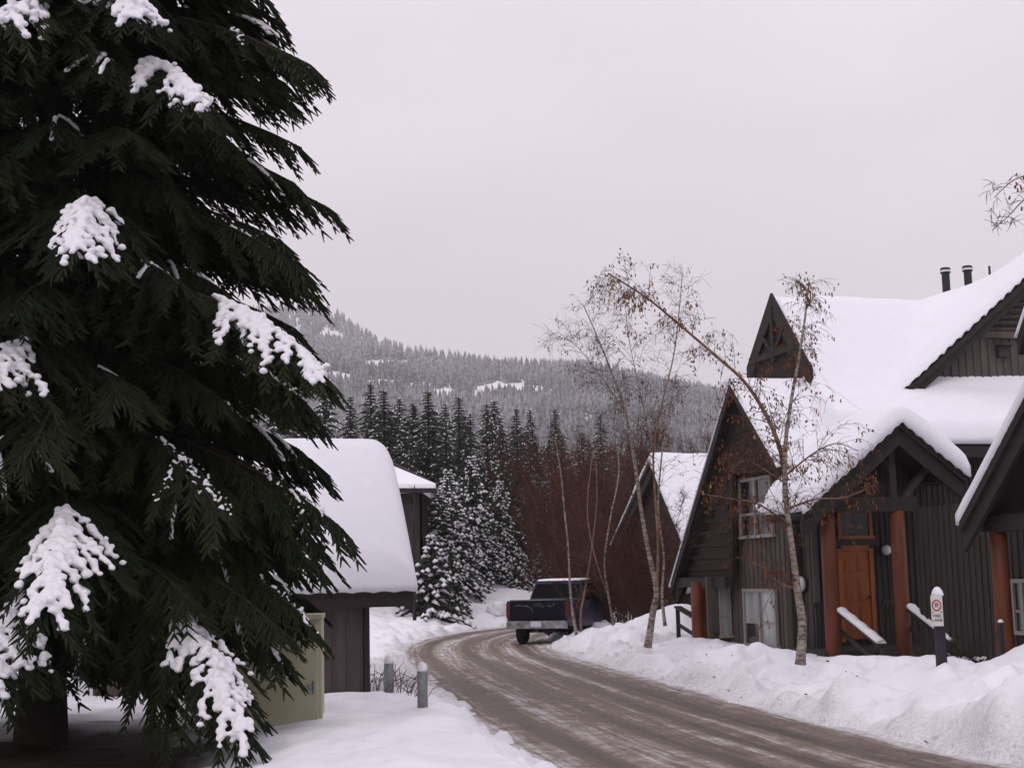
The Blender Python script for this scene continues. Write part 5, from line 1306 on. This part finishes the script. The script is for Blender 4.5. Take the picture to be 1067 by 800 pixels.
# short stake with a dab of snow before the right log post
q = P(1044, 668, 23.0); t_ = P(1043, 648, 23.0); stk = root('stake', q - (0, 0, .3), 'short dark stake with a dab of snow before the right log post', 'stake')
b_ = MB(); b_.bar(q - (0, 0, .3), np.array([q[0], q[1], t_[2]]), .06, .06, (0, 1, 0)); b_.build('post', M['post'], stk, stk)
b_ = MB(); b_.lathe(np.array([q[0], q[1], t_[2] - .004]), [(.045, 0), (.04, .03), (.01, .05)], 10); b_.build('snow_cap', M['snow_tree'], stk, stk, True)
# fallen birch leaves on the snow
n = 150; xs = rng.uniform(1.5, 10, n); ys = rng.uniform(16, 34, n); zz, dd_, ss_ = height(xs, ys); ok = (np.abs(road_dist(xs, ys)) > 2.2)
A = np.stack([xs, ys, zz + .008], -1)[ok]; an = rng.random(len(A)) * 6.28; B = A + np.stack([np.cos(an) * .05, np.sin(an) * .05, .012 + 0 * an], -1)
V, Q, va = crossed(A, B, .022, .016, rng); tag(link_obj('fallen_leaves', mesh_np('fallen_leaves', V, Q), M['leaf']), 'small brown leaves scattered on the snow before the house', 'leaves', None, 'stuff')

# ------------------------------------------------------------------ air, sky, light
hz = MB(); hz.box((200, 2400, 395), (6400, 6000, 830.0)); hm = bpy.data.materials.new('haze'); hm.use_nodes = True; nt = NT(hm)
nt.n.remove(nt.n['Principled BSDF']); pv = nt.add('ShaderNodeVolumePrincipled'); pv.inputs['Color'].default_value = (.92, .90, .92, 1); pv.inputs['Density'].default_value = .00019; pv.inputs['Anisotropy'].default_value = .0
nt.link(pv.outputs[0], nt.n['Material Output'].inputs['Volume'])
hm.cycles.homogeneous_volume = True if hasattr(hm.cycles, 'homogeneous_volume') else None
tag(hz.build('haze', hm), kind='stuff')

w = bpy.data.worlds.new('World'); SC.world = w; w.use_nodes = True
nt = NT(w); bg = nt.n['Background']
sky = nt.add('ShaderNodeTexSky', sky_type='NISHITA'); sky.sun_disc = False
SUN_EL, SUN_ROT = math.radians(32), math.radians(205)
sky.sun_elevation = SUN_EL; sky.sun_rotation = SUN_ROT; sky.air_density = 1.5; sky.dust_density = 4
tc = nt.add('ShaderNodeTexCoord'); nz = nt.add('ShaderNodeTexNoise'); nz.inputs['Scale'].default_value = 2.2; nz.inputs['Detail'].default_value = 4; nz.inputs['Roughness'].default_value = .45
mp = nt.add('ShaderNodeMapping'); mp.inputs['Scale'].default_value = (1, 1, 2.2); nt.link(tc.outputs['Generated'], mp.inputs[0]); nt.link(mp.outputs[0], nz.inputs['Vector'])
cloud = ramp(nt, nz.outputs['Fac'], [(.3, lin(6.0, 5.58, 6.1)), (.7, lin(7.75, 7.15, 7.7))])
sx = nt.add('ShaderNodeSeparateXYZ'); nt.link(tc.outputs['Generated'], sx.inputs[0])
# overcast luminance: about twice as bright overhead as near the horizon
zen = mth(nt, 'ADD', mth(nt, 'ADD', .84, mth(nt, 'MULTIPLY', sx.outputs[0], .14)), mth(nt, 'MULTIPLY', mth(nt, 'MAXIMUM', sx.outputs[2], 0.0), .80))
vm = nt.add('ShaderNodeVectorMath', operation='SCALE'); nt.link(cloud, vm.inputs[0]); nt.link(zen, vm.inputs['Scale'])
nt.link(mix(nt, .95, sky.outputs[0], vm.outputs[0]), bg.inputs['Color']); bg.inputs['Strength'].default_value = .1
sd = bpy.data.lights.new('sun', 'SUN'); sd.energy = .6; sd.angle = math.radians(25); sd.color = (1, .975, .96)
so = bpy.data.objects.new('sun', sd); COL.objects.link(so)
# sun direction: sky rotation measured from +Y clockwise
dx, dy, dz = math.sin(SUN_ROT) * math.cos(SUN_EL), math.cos(SUN_ROT) * math.cos(SUN_EL), math.sin(SUN_EL)
so.rotation_euler = Vector((dx, dy, dz)).to_track_quat('Z', 'Y').to_euler()

SC.view_settings.view_transform = 'Standard'; SC.view_settings.look = 'None'; SC.view_settings.exposure = .15; SC.view_settings.gamma = 1
SC.cycles.max_bounces = 6; SC.cycles.diffuse_bounces = 3; SC.cycles.volume_bounces = 1; SC.cycles.use_denoising = True
SC.render.film_transparent = False
